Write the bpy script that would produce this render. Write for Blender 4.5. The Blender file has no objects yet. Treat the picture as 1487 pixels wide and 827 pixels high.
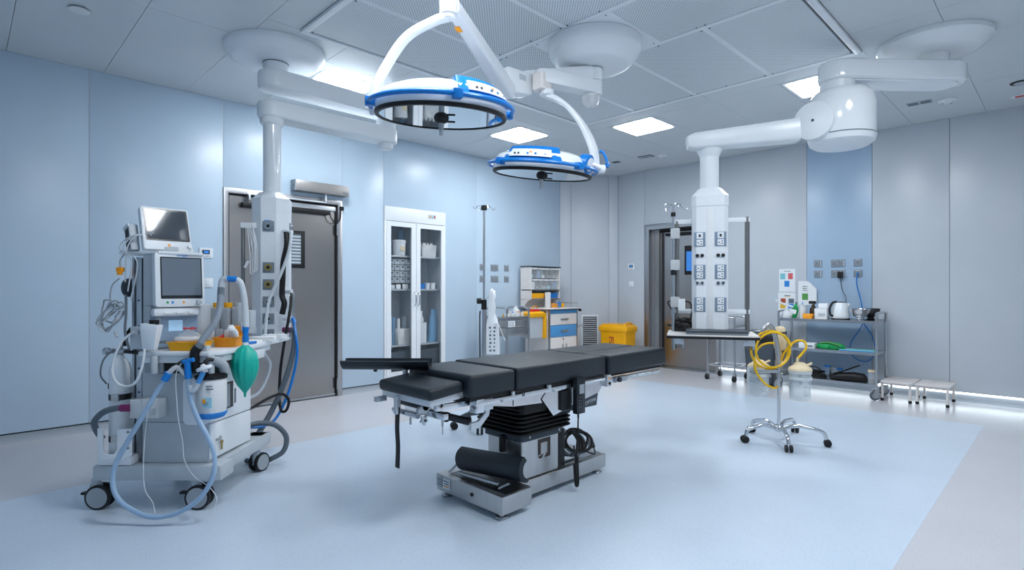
import bpy, bmesh, math, random
from mathutils import Matrix, Vector
PI = math.pi
rnd = random.Random(7)
S = bpy.context.scene
COL = S.collection

# ------------------------------------------------------------------ camera
cam_d = bpy.data.cameras.new('camera')
cam = bpy.data.objects.new('camera', cam_d)
COL.objects.link(cam)
cam_d.sensor_width = 36.0
cam_d.lens = 36.0 * 806.5 / 1487.0
cam_d.shift_y = 6.5 / 1487.0
cam_d.clip_start = 0.02
cam.location = (0, 0, 1.18)
cam.rotation_euler = (PI / 2, 0, math.radians(45.18 - 90))
S.camera = cam

# ------------------------------------------------------------------ world, exposure
S.view_settings.view_transform = 'Standard'
S.view_settings.look = 'None'
S.view_settings.gamma = 1.0
S.view_settings.use_curve_mapping = False
S.view_settings.exposure = 0.0
W = bpy.data.worlds.new('world')
S.world = W
W.use_nodes = True
W.node_tree.nodes['Background'].inputs[0].default_value = (0.5, 0.6, 0.7, 1)
W.node_tree.nodes['Background'].inputs[1].default_value = 0.05
PANEL_POWER = 42.0          # radiance of the ceiling light diffusers
LED_POWER = 17.0             # radiance of the strip at the foot of the right wall
LIGHT_RGB = (0.93, 0.97, 1.0)

# ------------------------------------------------------------------ materials
def srgb(c):
    if isinstance(c, str):
        c = tuple(int(c[i:i + 2], 16) / 255 for i in (0, 2, 4))
    return tuple(v / 12.92 if v <= .04045 else ((v + .055) / 1.055) ** 2.4 for v in c)

MATS = {}
def mat(name, col, rough=.5, metal=0., spec=.5, noise=0., nscale=30., bump=0., bscale=200., alpha=1., trans=0., ior=1.45,
        coat=0., emit=0., stretch=None, sub=0.):
    m = bpy.data.materials.new(name)
    m.use_nodes = True
    nt = m.node_tree
    b = nt.nodes['Principled BSDF']
    c = srgb(col)
    b.inputs['Base Color'].default_value = (*c, 1)
    b.inputs['Roughness'].default_value = rough
    b.inputs['Metallic'].default_value = metal
    b.inputs['Specular IOR Level'].default_value = spec
    b.inputs['IOR'].default_value = ior
    b.inputs['Alpha'].default_value = alpha
    b.inputs['Transmission Weight'].default_value = trans
    b.inputs['Coat Weight'].default_value = coat
    if emit:
        b.inputs['Emission Color'].default_value = (*c, 1)
        b.inputs['Emission Strength'].default_value = emit
    if noise or bump:
        tc = nt.nodes.new('ShaderNodeTexCoord')
        mp = nt.nodes.new('ShaderNodeMapping')
        nt.links.new(tc.outputs['Object'], mp.inputs[0])
        if stretch:
            mp.inputs['Scale'].default_value = stretch
        if noise:
            n = nt.nodes.new('ShaderNodeTexNoise')
            n.inputs['Scale'].default_value = nscale
            n.inputs['Detail'].default_value = 4
            nt.links.new(mp.outputs[0], n.inputs['Vector'])
            r = nt.nodes.new('ShaderNodeValToRGB')
            r.color_ramp.elements[0].position = .3
            r.color_ramp.elements[1].position = .7
            r.color_ramp.elements[0].color = (*[max(0, v * (1 - noise)) for v in c], 1)
            r.color_ramp.elements[1].color = (*[min(1, v * (1 + noise)) for v in c], 1)
            nt.links.new(n.outputs['Fac'], r.inputs[0])
            nt.links.new(r.outputs[0], b.inputs['Base Color'])
        if bump:
            n2 = nt.nodes.new('ShaderNodeTexNoise')
            n2.inputs['Scale'].default_value = bscale
            nt.links.new(mp.outputs[0], n2.inputs['Vector'])
            bp = nt.nodes.new('ShaderNodeBump')
            bp.inputs['Strength'].default_value = bump
            bp.inputs['Distance'].default_value = .002
            nt.links.new(n2.outputs['Fac'], bp.inputs['Height'])
            nt.links.new(bp.outputs[0], b.inputs['Normal'])
    MATS[name] = m
    return m

def emat(name, col, power):
    m = bpy.data.materials.new(name)
    m.use_nodes = True
    nt = m.node_tree
    nt.nodes.remove(nt.nodes['Principled BSDF'])
    e = nt.nodes.new('ShaderNodeEmission')
    e.inputs[0].default_value = (*col, 1)
    e.inputs[1].default_value = power
    nt.links.new(e.outputs[0], nt.nodes['Material Output'].inputs[0])
    MATS[name] = m
    return m

mat('wall_blue', 'bacedf', .30, noise=.02, nscale=3, spec=.5)
mat('wall_white', 'c2c9d1', .32, noise=.02, nscale=3, spec=.5)
mat('wall_strip', 'a3bbd3', .30, noise=.02, nscale=3)
mat('ceil', 'd0d6da', .38, noise=.015, nscale=2)
mat('gap', '2b333b', .7)
mat('seam', 'c4c8cc', .6)
mat('cove', 'a7afb8', .45, noise=.05, nscale=90)
mat('white', 'e6ebf0', .28, spec=.5, noise=.015, nscale=6)
mat('white_matt', 'e2e5e8', .5, noise=.02, nscale=20)
mat('white_gloss', 'e8edf1', .13, coat=.4, noise=.01, nscale=6)
mat('warm_white', 'e3dedb', .45, noise=.02, nscale=14)
mat('grey', '9aa3ab', .45, noise=.03, nscale=14)
mat('lgrey', 'b7bfc6', .42, noise=.03, nscale=14)
mat('mgrey', '6d7781', .45, noise=.03, nscale=20)
mat('dgrey', '3b444d', .5, noise=.06, nscale=40)
mat('bin_grey', '424c56', .45, noise=.05, nscale=30)
mat('black', '0d0f12', .5, noise=.1, nscale=60)
mat('black_soft', '07090b', .6, noise=.1, nscale=60)
mat('rubber', '16181b', .55, noise=.1, nscale=60)
mat('pad', '1c242c', .42, noise=.10, nscale=120, bump=.25, bscale=900)
mat('blue', '0a78cc', .3, noise=.03, nscale=30)
mat('blue_light', '4f9fe0', .35, noise=.03, nscale=30)
mat('drawer_blue', '4f97d0', .4, noise=.02, nscale=30)
mat('panel_blue', '8fa9c4', .35, noise=.02, nscale=20)
mat('yellow', 'f2ad08', .35, noise=.06, nscale=9)
mat('yellow_tube', 'efc010', .35, noise=.04, nscale=60)
mat('orange', 'f29c12', .4, noise=.05, nscale=40)
mat('red', 'd0222a', .4, noise=.05, nscale=30)
mat('green', '0c9a52', .4, noise=.08, nscale=30)
mat('teal', '10b09e', .38, noise=.04, nscale=50, bump=.15, bscale=300)
mat('cream', 'e8d6b2', .4, noise=.03, nscale=40)
mat('purple', '7a1f5a', .4, noise=.03, nscale=40)
mat('steel', 'b9bcc0', .28, metal=1, noise=.05, nscale=60, stretch=(1, 1, .05))
mat('rail_steel', '8a8988', .35, metal=1, noise=.05, nscale=60)
mat('operator_metal', '9b9998', .42, metal=.85, noise=.04, nscale=60)
mat('plate_slate', '7d90a4', .4, noise=.03, nscale=40)
mat('steel_brushed', 'c6c5c4', .32, metal=1, noise=.05, nscale=140, stretch=(1, 1, .02), bump=.05, bscale=400)
mat('steel_door', 'a8a4a2', .24, metal=1, noise=.035, nscale=60, stretch=(40, 40, .4), bump=.03, bscale=120)
mat('steel_frame', 'b4b4b6', .35, metal=1, noise=.04, nscale=50)
mat('chrome', 'd3d6da', .12, metal=1, noise=.02, nscale=30)
mat('alu', 'bcc2c8', .35, metal=1, noise=.03, nscale=40)
mat('alu_light', 'd4d9de', .38, metal=.7, noise=.03, nscale=30)
mat('dark_steel', '4a4a4c', .35, metal=1, noise=.05, nscale=40)
mat('brass', 'b09a62', .35, metal=1, noise=.05, nscale=40)
mat('screen', '3a434c', .06, spec=.8, noise=.02, nscale=8)
mat('screen_grey', '6a7683', .08, spec=.7, noise=.02, nscale=8)
mat('bezel', '20262c', .2, noise=.03, nscale=20)
mat('lcd', '3f86d8', .2, emit=.25, noise=.04, nscale=60)
mat('lcd_light', 'a9d4f4', .2, emit=.25, noise=.04, nscale=60)
mat('socket_grey', '858e97', .4, noise=.03, nscale=40)
mat('paper', 'e9edf1', .7, noise=.02, nscale=40)
mat('paper_blue', 'a8d6e8', .7, noise=.05, nscale=60)
mat('p_teal', '7cc3cf', .6, noise=.1, nscale=90)
mat('p_red', 'd4636a', .6, noise=.05, nscale=90)
mat('p_blue', '2d86d6', .6, noise=.1, nscale=90)
mat('p_brown', 'a8492a', .6, noise=.1, nscale=90)
mat('p_grey', '5f6b76', .6, noise=.1, nscale=90)
mat('p_yellow', 'e0b431', .6, noise=.1, nscale=90)
mat('p_green', '559a4f', .6, noise=.05, nscale=90)
mat('glass', 'e9f2f6', .03, trans=1., ior=1.3, noise=.01, nscale=5)
mat('jar_glass', 'e2ecf2', .05, alpha=.30, spec=.9, noise=.01, nscale=5)
mat('clear', 'eef4f7', .08, alpha=.22, spec=.8, noise=.01, nscale=8)
mat('clear_blue', '8cc4ee', .15, alpha=.55, spec=.6, noise=.02, nscale=8)
mat('hose_clear', 'c0dcf2', .2, alpha=.58, spec=.6, noise=.02, nscale=30)
mat('clear_white', 'eef2f5', .2, alpha=.6, spec=.6, noise=.02, nscale=30)
mat('tint_glass', '6f7d88', .04, alpha=.10, spec=.7, noise=.01, nscale=8)
mat('mirror', 'b9c1c8', .03, metal=1, noise=.01, nscale=5)
mat('amber', '3a2c1c', .2, noise=.1, nscale=40)
mat('tube_white', 'dde4ea', .3, alpha=.85, noise=.03, nscale=40)
mat('tube_grey', '8b95a0', .4, noise=.03, nscale=60)
mat('hose_grey', '5a6670', .45, noise=.05, nscale=60)
mat('limegran', 'dcdde0', .6, noise=.15, nscale=300)
mat('shelf_wood', 'd7d3d0', .5, noise=.03, nscale=40)
emat('panel_light', LIGHT_RGB, PANEL_POWER)
emat('led_light', (0.85, 0.95, 1.0), LED_POWER)

def vinyl(name, base, fleck):
    m = bpy.data.materials.new(name)
    m.use_nodes = True
    nt = m.node_tree
    b = nt.nodes['Principled BSDF']
    b.inputs['Roughness'].default_value = .28
    b.inputs['Specular IOR Level'].default_value = .45
    tc = nt.nodes.new('ShaderNodeTexCoord')
    v = nt.nodes.new('ShaderNodeTexVoronoi')
    v.inputs['Scale'].default_value = 130
    nt.links.new(tc.outputs['Object'], v.inputs['Vector'])
    r = nt.nodes.new('ShaderNodeValToRGB')
    e = r.color_ramp.elements
    e[0].position, e[1].position = .12, .30
    e[0].color = (*srgb(fleck), 1)
    e[1].color = (*srgb(base), 1)
    nt.links.new(v.outputs['Distance'], r.inputs[0])
    n = nt.nodes.new('ShaderNodeTexNoise')
    n.inputs['Scale'].default_value = 2.2
    n.inputs['Detail'].default_value = 5
    nt.links.new(tc.outputs['Object'], n.inputs['Vector'])
    mx = nt.nodes.new('ShaderNodeMix')
    mx.data_type = 'RGBA'
    mx.blend_type = 'MULTIPLY'
    mx.inputs[0].default_value = 1.0
    sm = nt.nodes.new('ShaderNodeMapRange')
    sm.inputs[1].default_value, sm.inputs[2].default_value = .3, .7
    sm.inputs[3].default_value, sm.inputs[4].default_value = .95, 1.0
    nt.links.new(n.outputs['Fac'], sm.inputs[0])
    nt.links.new(r.outputs[0], mx.inputs[6])
    nt.links.new(sm.outputs[0], mx.inputs[7])
    nt.links.new(mx.outputs[2], b.inputs['Base Color'])
    MATS[name] = m
vinyl('floor_blue', 'c8d6e5', '9db6d0')
vinyl('floor_grey', 'c6c7cd', 'a8aab3')

def perforated(name):
    m = bpy.data.materials.new(name)
    m.use_nodes = True
    nt = m.node_tree
    b = nt.nodes['Principled BSDF']
    b.inputs['Roughness'].default_value = .35
    tc = nt.nodes.new('ShaderNodeTexCoord')
    mp = nt.nodes.new('ShaderNodeMapping')
    mp.inputs['Rotation'].default_value = (0, 0, PI / 4)
    mp.inputs['Scale'].default_value = (62, 62, 0)
    nt.links.new(tc.outputs['Object'], mp.inputs[0])
    fr = nt.nodes.new('ShaderNodeVectorMath'); fr.operation = 'FRACTION'
    nt.links.new(mp.outputs[0], fr.inputs[0])
    su = nt.nodes.new('ShaderNodeVectorMath'); su.operation = 'SUBTRACT'
    su.inputs[1].default_value = (.5, .5, 0)
    nt.links.new(fr.outputs[0], su.inputs[0])
    ln = nt.nodes.new('ShaderNodeVectorMath'); ln.operation = 'LENGTH'
    nt.links.new(su.outputs[0], ln.inputs[0])
    r = nt.nodes.new('ShaderNodeValToRGB')
    e = r.color_ramp.elements
    e[0].position, e[1].position = .20, .29
    e[0].color = (*srgb('6f7a84'), 1)
    e[1].color = (*srgb('dce3e8'), 1)
    nt.links.new(ln.outputs['Value'], r.inputs[0])
    nt.links.new(r.outputs[0], b.inputs['Base Color'])
    MATS[name] = m
perforated('perforated')

# ------------------------------------------------------------------ mesh helpers
def V(*a):
    return Vector(a)

def catmull(pts, k=6, closed=False):
    pts = [Vector(p) for p in pts]
    n = len(pts)
    if n < 3:
        return pts
    out = []
    m = n if closed else n - 1
    for i in range(m):
        if closed:
            p0, p1, p2, p3 = pts[i - 1], pts[i], pts[(i + 1) % n], pts[(i + 2) % n]
        else:
            p1, p2 = pts[i], pts[i + 1]
            p0 = pts[i - 1] if i else p1 * 2 - p2
            p3 = pts[i + 2] if i + 2 < n else p2 * 2 - p1
        for j in range(k):
            t = j / k
            out.append(.5 * ((2 * p1) + (p2 - p0) * t + (2 * p0 - 5 * p1 + 4 * p2 - p3) * t * t + (3 * p1 - p0 - 3 * p2 + p3) * t ** 3))
    if not closed:
        out.append(pts[-1])
    return out

class MB:
    def __init__(s, M=None):
        s.v, s.f, s.M = [], [], M
    def add(s, vs, fs):
        o = len(s.v)
        for p in vs:
            p = Vector(p)
            s.v.append(s.M @ p if s.M else p)
        s.f += [tuple(o + i for i in f) for f in fs]
        return s
    def box(s, x0, x1, y0, y1, z0, z1, rz=0., c=None, taper=1.):
        mx, my = (x0 + x1) / 2, (y0 + y1) / 2
        vs = []
        for z, k in ((z0, taper), (z1, 1.)):
            for x, y in ((x0, y0), (x1, y0), (x1, y1), (x0, y1)):
                vs.append(Vector((mx + (x - mx) * k, my + (y - my) * k, z)))
        if rz:
            cc = Vector((c[0], c[1], 0)) if c else Vector((mx, my, 0))
            R = Matrix.Rotation(rz, 3, 'Z')
            vs = [R @ (p - cc) + cc for p in vs]
        return s.add(vs, [(0, 3, 2, 1), (4, 5, 6, 7), (0, 1, 5, 4), (1, 2, 6, 5), (2, 3, 7, 6), (3, 0, 4, 7)])
    def cbox(s, c, sz, R=None):
        x, y, z = sz[0] / 2, sz[1] / 2, sz[2] / 2
        vs = [Vector(p) for p in ((-x, -y, -z), (x, -y, -z), (x, y, -z), (-x, y, -z), (-x, -y, z), (x, -y, z), (x, y, z), (-x, y, z))]
        if R:
            vs = [R @ p for p in vs]
        return s.add([p + Vector(c) for p in vs], [(0, 3, 2, 1), (4, 5, 6, 7), (0, 1, 5, 4), (1, 2, 6, 5), (2, 3, 7, 6), (3, 0, 4, 7)])
    def cyl(s, p, q, r, r2=None, n=16):
        p, q = Vector(p), Vector(q)
        r2 = r if r2 is None else r2
        d = (q - p).normalized()
        u = d.orthogonal().normalized()
        w = d.cross(u)
        vs = []
        for c, rr in ((p, r), (q, r2)):
            for i in range(n):
                a = 2 * PI * i / n
                vs.append(c + (u * math.cos(a) + w * math.sin(a)) * rr)
        fs = [(i, (i + 1) % n, n + (i + 1) % n, n + i) for i in range(n)]
        fs += [tuple(range(n - 1, -1, -1)), tuple(range(n, 2 * n))]
        return s.add(vs, fs)
    def tube(s, pts, r, n=8, k=6, closed=False, taper=None, flat=1.):
        pts = catmull(pts, k, closed) if k else [Vector(p) for p in pts]
        m = len(pts)
        vs, fs = [], []
        u = None
        for i, p in enumerate(pts):
            a = pts[(i - 1) % m] if (closed or i) else p
            b = pts[(i + 1) % m] if (closed or i < m - 1) else p
            d = (b - a)
            d = d.normalized() if d.length > 1e-9 else Vector((0, 0, 1))
            if u is None:
                u = d.orthogonal().normalized()
                if flat != 1.:
                    h = Vector((0, 0, 1)) if abs(d.z) < .9 else Vector((1, 0, 0))
                    u = d.cross(h).normalized()
            else:
                u = (u - d * u.dot(d))
                u = u.normalized() if u.length > 1e-6 else d.orthogonal().normalized()
            w = d.cross(u)
            rr = r if taper is None else r * taper(i / (m - 1))
            for j in range(n):
                t = 2 * PI * (j + .5) / n
                vs.append(p + u * math.cos(t) * rr + w * math.sin(t) * rr * flat)
        for i in range(m if closed else m - 1):
            i2 = (i + 1) % m
            for j in range(n):
                j2 = (j + 1) % n
                fs.append((i * n + j, i * n + j2, i2 * n + j2, i2 * n + j))
        if not closed:
            fs += [tuple(range(n - 1, -1, -1)), tuple(range((m - 1) * n, m * n))]
        return s.add(vs, fs)
    def lathe(s, prof, c=(0, 0, 0), n=24, R=None, sx=1., sy=1., ring=False):
        if ring:
            prof = list(prof) + [prof[0]]
        vs, fs = [], []
        m = len(prof)
        c = Vector(c)
        for r, z in prof:
            for j in range(n):
                a = 2 * PI * j / n
                p = Vector((r * math.cos(a) * sx, r * math.sin(a) * sy, z))
                vs.append((R @ p if R else p) + c)
        for i in range(m - 1):
            for j in range(n):
                j2 = (j + 1) % n
                fs.append((i * n + j, i * n + j2, (i + 1) * n + j2, (i + 1) * n + j))
        if prof[0][0] > 1e-6 and not ring:
            fs.append(tuple(range(n - 1, -1, -1)))
        if prof[-1][0] > 1e-6 and not ring:
            fs.append(tuple(range((m - 1) * n, m * n)))
        return s.add(vs, fs)
    def prism(s, poly, a0, a1, axis='z', M=None):
        n = len(poly)
        vs = []
        for a in (a0, a1):
            for p in poly:
                q = {'z': (p[0], p[1], a), 'y': (p[0], a, p[1]), 'x': (a, p[0], p[1])}[axis]
                vs.append(M @ Vector(q) if M else Vector(q))
        fs = [(i, (i + 1) % n, n + (i + 1) % n, n + i) for i in range(n)]
        fs += [tuple(range(n - 1, -1, -1)), tuple(range(n, 2 * n))]
        return s.add(vs, fs)
    def loft(s, rings, cap=True):
        n = len(rings[0])
        vs = [p for r in rings for p in r]
        fs = []
        for i in range(len(rings) - 1):
            for j in range(n):
                j2 = (j + 1) % n
                fs.append((i * n + j, i * n + j2, (i + 1) * n + j2, (i + 1) * n + j))
        if cap:
            fs += [tuple(range(n - 1, -1, -1)), tuple(range((len(rings) - 1) * n, len(rings) * n))]
        return s.add(vs, fs)
    def ball(s, c, r, n=12, sz=1.):
        k = n // 2
        return s.lathe([(max(1e-7, r * math.sin(PI * i / k)), -r * sz * math.cos(PI * i / k)) for i in range(k + 1)], c, n)

def ngon(cx, cy, r, n, a0=0., sx=1., sy=1.):
    return [(cx + r * sx * math.cos(a0 + 2 * PI * i / n), cy + r * sy * math.sin(a0 + 2 * PI * i / n)) for i in range(n)]

def rrect(x0, x1, y0, y1, r, k=4):
    out = []
    for cx, cy, a in ((x1 - r, y1 - r, 0), (x0 + r, y1 - r, PI / 2), (x0 + r, y0 + r, PI), (x1 - r, y0 + r, 1.5 * PI)):
        for i in range(k + 1):
            t = a + PI / 2 * i / k
            out.append((cx + r * math.cos(t), cy + r * math.sin(t)))
    return out

ROOTM = {}
def thing(name, label, cat, loc=(0, 0, 0), rz=0., group=None, kind=None):
    o = bpy.data.objects.new(name, None)
    COL.objects.link(o)
    o.location = loc
    o.rotation_euler = (0, 0, rz)
    o.empty_display_size = .1
    ROOTM[o.name] = Matrix.Translation(Vector(loc)) @ Matrix.Rotation(rz, 4, 'Z')
    tag(o, label, cat, group, kind)
    return o

def tag(o, label=None, cat=None, group=None, kind=None):
    if label: o['label'] = label
    if cat: o['category'] = cat
    if group: o['group'] = group
    if kind: o['kind'] = kind
    return o

def mesh(name, mb, m, bev=0., smooth=35., seg=2, recalc=True):
    me = bpy.data.meshes.new(name)
    bm = bmesh.new()
    vs = [bm.verts.new(p) for p in mb.v]
    for f in mb.f:
        try:
            bm.faces.new([vs[i] for i in f])
        except ValueError:
            pass
    if recalc:
        bmesh.ops.recalc_face_normals(bm, faces=bm.faces)
    if bev:
        es = [e for e in bm.edges if len(e.link_faces) == 2 and e.calc_face_angle(0) > math.radians(40)]
        bmesh.ops.bevel(bm, geom=es, offset=bev, segments=seg, profile=.6, affect='EDGES', clamp_overlap=True)
    bm.to_mesh(me)
    bm.free()
    for p in me.polygons:
        p.use_smooth = True
    me.set_sharp_from_angle(angle=math.radians(smooth))
    me.materials.append(MATS[m] if isinstance(m, str) else m)
    return me

def part(name, mb, m, parent=None, bev=0., smooth=35., local=False, seg=2, label=None):
    """one mesh object; vertices given in the parent's own frame when local, else in room coordinates"""
    if parent is not None:
        root = parent
        while root.parent is not None:
            root = root.parent
        if not local:
            Mi = ROOTM.get(root.name)
            if Mi is not None:
                Mi = Mi.inverted()
                mb.v = [Mi @ p for p in mb.v]
    me = mesh(name, mb, m, bev, smooth, seg)
    o = bpy.data.objects.new(name, me)
    COL.objects.link(o)
    if parent is not None:
        o.parent = parent
    if label:
        o['label'] = label
    return o

def solo(name, mb, m, label, cat, bev=0., group=None, kind=None, smooth=35., base=None):
    """a thing that is one mesh, its origin at its base"""
    xs = [p.x for p in mb.v]; ys = [p.y for p in mb.v]; zs = [p.z for p in mb.v]
    c = Vector(base) if base else Vector(((min(xs) + max(xs)) / 2, (min(ys) + max(ys)) / 2, min(zs)))
    mb.v = [p - c for p in mb.v]
    me = mesh(name, mb, m, bev, smooth)
    o = bpy.data.objects.new(name, me)
    COL.objects.link(o)
    o.location = c
    ROOTM[o.name] = Matrix.Translation(c)
    return tag(o, label, cat, group, kind)

def struct(name, mb, m, bev=0., smooth=35.):
    me = mesh(name, mb, m, bev, smooth)
    o = bpy.data.objects.new(name, me)
    COL.objects.link(o)
    o['kind'] = 'structure'
    return o

def dup(root, loc, rz=None, label=None, group=None):
    def cp(o, par):
        c = o.copy()
        COL.objects.link(c)
        c.parent = par
        for ch in [x for x in COL.objects if x.parent == o]:
            cp(ch, c)
        return c
    r = cp(root, None)
    r.location = loc
    rzz = root.rotation_euler[2] if rz is None else rz
    r.rotation_euler = (0, 0, rzz)
    ROOTM[r.name] = Matrix.Translation(Vector(loc)) @ Matrix.Rotation(rzz, 4, 'Z')
    if label: r['label'] = label
    if group: r['group'] = group
    return r

def text(name, body, size, M, m, parent, extrude=.0006, align='CENTER'):
    """lettering as flat mesh: M places text x right, y up"""
    cu = bpy.data.curves.new(name, 'FONT')
    cu.body = body
    cu.size = size
    cu.extrude = extrude
    cu.align_x = align
    cu.align_y = 'CENTER'
    cu.resolution_u = 2
    t = bpy.data.objects.new('tmp', cu)
    COL.objects.link(t)
    dg = bpy.context.evaluated_depsgraph_get()
    me = bpy.data.meshes.new_from_object(t.evaluated_get(dg))
    bpy.data.objects.remove(t)
    bpy.data.curves.remove(cu)
    root = parent
    while root.parent is not None:
        root = root.parent
    Mi = ROOTM.get(root.name)
    me.transform((Mi.inverted() @ M) if Mi else M)
    me.name = name
    me.materials.clear()
    me.materials.append(MATS[m])
    o = bpy.data.objects.new(name, me)
    COL.objects.link(o)
    o.parent = parent
    return o

def frame_xz(o, xdir=(1, 0, 0), ydir=(0, 0, 1)):
    """matrix for writing: origin, text right, text up"""
    x, y = Vector(xdir).normalized(), Vector(ydir).normalized()
    z = x.cross(y)
    M = Matrix((x, y, z)).transposed().to_4x4()
    M.translation = Vector(o)
    return M
ON_L = dict(xdir=(1, 0, 0), ydir=(0, 0, 1))          # faces -Y
ON_R = dict(xdir=(0, -1, 0), ydir=(0, 0, 1))         # faces -X
TH = math.radians(45.18)
CX, CY = Vector((math.sin(TH), -math.cos(TH), 0)), Vector((math.cos(TH), math.sin(TH), 0))
RZC = TH - PI / 2                                     # heading of things standing square to the anaesthesia machine

# ------------------------------------------------------------------ room shell
XR, YL, XB, YB, H = 7.46, 5.73, -1.0, -1.2, 3.0
fl = struct('floor', MB().box(XB - .2, XR + .6, YB - .2, YL + .4, -.1, 0), 'floor_grey')
part('floor_zone', MB().box(-.35, 6.28, .53, 4.2, -.002, .0008), 'floor_blue', fl, label='pale blue vinyl zone in the middle of the floor')

wl = struct('wall_left', MB().box(XB, 1.79, YL + .022, YL + .2, 0, H).box(3.02, 3.56, YL + .022, YL + .2, 0, H).box(4.466, 6.80, YL + .022, YL + .2, 0, H).box(1.79, 3.02, YL + .022, YL + .2, 2.165, H).box(3.56, 4.466, YL + .022, YL + .2, 2.168, H).box(3.56, 4.466, YL + .022, YL + .2, 0, .08), 'gap')
ZP = .078
def lpanel(poly, m='wall_blue'):
    part('panel', MB().prism(poly, YL, YL + .022, 'y'), m, wl, bev=.0012)
g = .002
def rectp(a, b, c, d):
    return [(a + g, c), (b - g, c), (b - g, d), (a + g, d)]
lpanel(rectp(XB, .756, ZP, H)); lpanel(rectp(.756, 1.789, ZP, H))
lpanel(rectp(1.789, 3.02, 2.166, H)); lpanel(rectp(3.02, 3.553, ZP, H))
lpanel([(3.555, 2.172), (4.469, 2.172), (4.469, ZP), (5.008, ZP), (5.008, H), (3.555, H)])
lpanel(rectp(5.01, 6.765, ZP, H))
for x in (.756, 1.789, 3.02, 3.553, 5.01):
    part('seam', MB().box(x - .0022, x + .0022, YL + .003, YL + .02, 2.17 if 1 < x < 2 else ZP, H), 'seam', wl)

def cove_prof(d):
    return [(d, 0), (d - .022, 0), (d - .016, .012), (d - .012, .03), (d - .010, .066), (d, .066)]
bl = struct('baseboard_left', MB().prism(cove_prof(YL + .022), XB, 1.789, 'x').prism(cove_prof(YL + .022), 3.02, 6.765, 'x'), 'cove')

wr = struct('wall_right', MB().box(XR + .022, XR + .2, YB, 3.43, 0, H).box(XR + .022, XR + .2, 4.617, 5.13, 0, H).box(XR + .022, XR + .2, 3.43, 4.617, 2.168, H), 'gap')
def rpanel(a, b, c, d, m='wall_white'):
    part('panel', MB().box(XR, XR + .022, a + g, b - g, c, d), m, wr, bev=.0012)
ZR = .100
rpanel(YB, .2, ZR, H); rpanel(.2, .909, ZR, H); rpanel(.909, 1.617, ZR, H); rpanel(1.617, 2.312, ZR, H, 'wall_strip')
rpanel(2.312, 3.43, ZR, H); rpanel(3.43, 4.617, 2.17, H); rpanel(4.617, 5.10, ZR, H)
br = struct('baseboard_right', MB().prism([(XR + .022, 0), (XR - .002, 0), (XR + .006, .012), (XR + .010, .03), (XR + .012, .084), (XR + .022, .084)], YB, 3.43, 'y')
            .prism([(XR + .022, 0), (XR - .002, 0), (XR + .006, .012), (XR + .010, .03), (XR + .012, .084), (XR + .022, .084)], 4.617, 5.10, 'y'), 'cove')
part('led_strip', MB().box(XR + .006, XR + .018, YB + .05, 3.42, .086, .098), 'led_light', br)

# chamfered corner
A, Bc = Vector((6.765, YL, 0)), Vector((XR, 5.10, 0))
e = (Bc - A); Lc = e.length; e.normalize()
nrm = Vector((-e.y, e.x, 0)) * -1
if nrm.dot(Vector((-1, -1, 0))) < 0: nrm = -nrm
def corner_M():
    M = Matrix((e, -nrm, Vector((0, 0, 1)))).transposed().to_4x4(); M.translation = A; return M
MC = corner_M()
wc = struct('wall_corner', MB(MC).box(-.02, Lc + .02, .022, .18, 0, H), 'gap')
for a, b in ((0, .19), (.19, .838), (.838, 1.)):
    part('panel', MB(MC).box(a * Lc + g, b * Lc - g, 0, .022, .078, H), 'wall_white', wc, bev=.0012)
struct('baseboard_corner', MB(MC).box(0, Lc, .004, .022, 0, .066), 'cove')
struct('wall_back', MB().box(XB - .2, XR + .2, YB - .2, YB, 0, H), 'wall_white')
struct('wall_side', MB().box(XB - .2, XB, YB - .2, YL + .2, 0, H), 'wall_blue')

# ceiling of metal cassettes
ce = struct('ceiling', MB().box(XB - .2, XR + .2, YB - .2, YL + .2, H + .02, H + .12), 'gap')
def tile(x0, x1, y0, y1):
    part('panel', MB().box(x0 + .0015, x1 - .0015, y0 + .0015, y1 - .0015, H, H + .02), 'ceil', ce)
xs = [-1.0, -.36, .25, .855, 1.465]
for i in range(4):
    for y0, y1 in ((YB, .0), (0, 1.5), (1.5, 3.0), (3.0, 4.2), (4.2, YL)):
        tile(xs[i], xs[i + 1], y0, y1)
tile(1.465, 1.69, YB, 1.12); tile(1.465, 1.69, 1.12, 3.81)
xs = [1.465, 2.07, 2.68, 3.29, 3.90, 4.51, 5.15]
for i in range(6):
    tile(xs[i], xs[i + 1], 3.81, 4.2); tile(xs[i], xs[i + 1], 4.2, YL)
    tile(max(1.69, xs[i]), xs[i + 1], YB, 0.0); tile(max(1.69, xs[i]), xs[i + 1], 0, .61); tile(max(1.69, xs[i]), xs[i + 1], .61, 1.12)
tile(4.87, 5.15, 1.12, 2.44); tile(4.87, 5.15, 2.44, 3.81)
ys = [YB, -.61, 0, .61, 1.23, 1.83, 2.44, 3.05, 3.66, 4.27, 4.88, YL]
for i in range(11):
    tile(5.15, 6.0 if i % 2 else 6.35, ys[i], ys[i + 1]); tile(6.0 if i % 2 else 6.35, XR + .02, ys[i], ys[i + 1])
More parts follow.
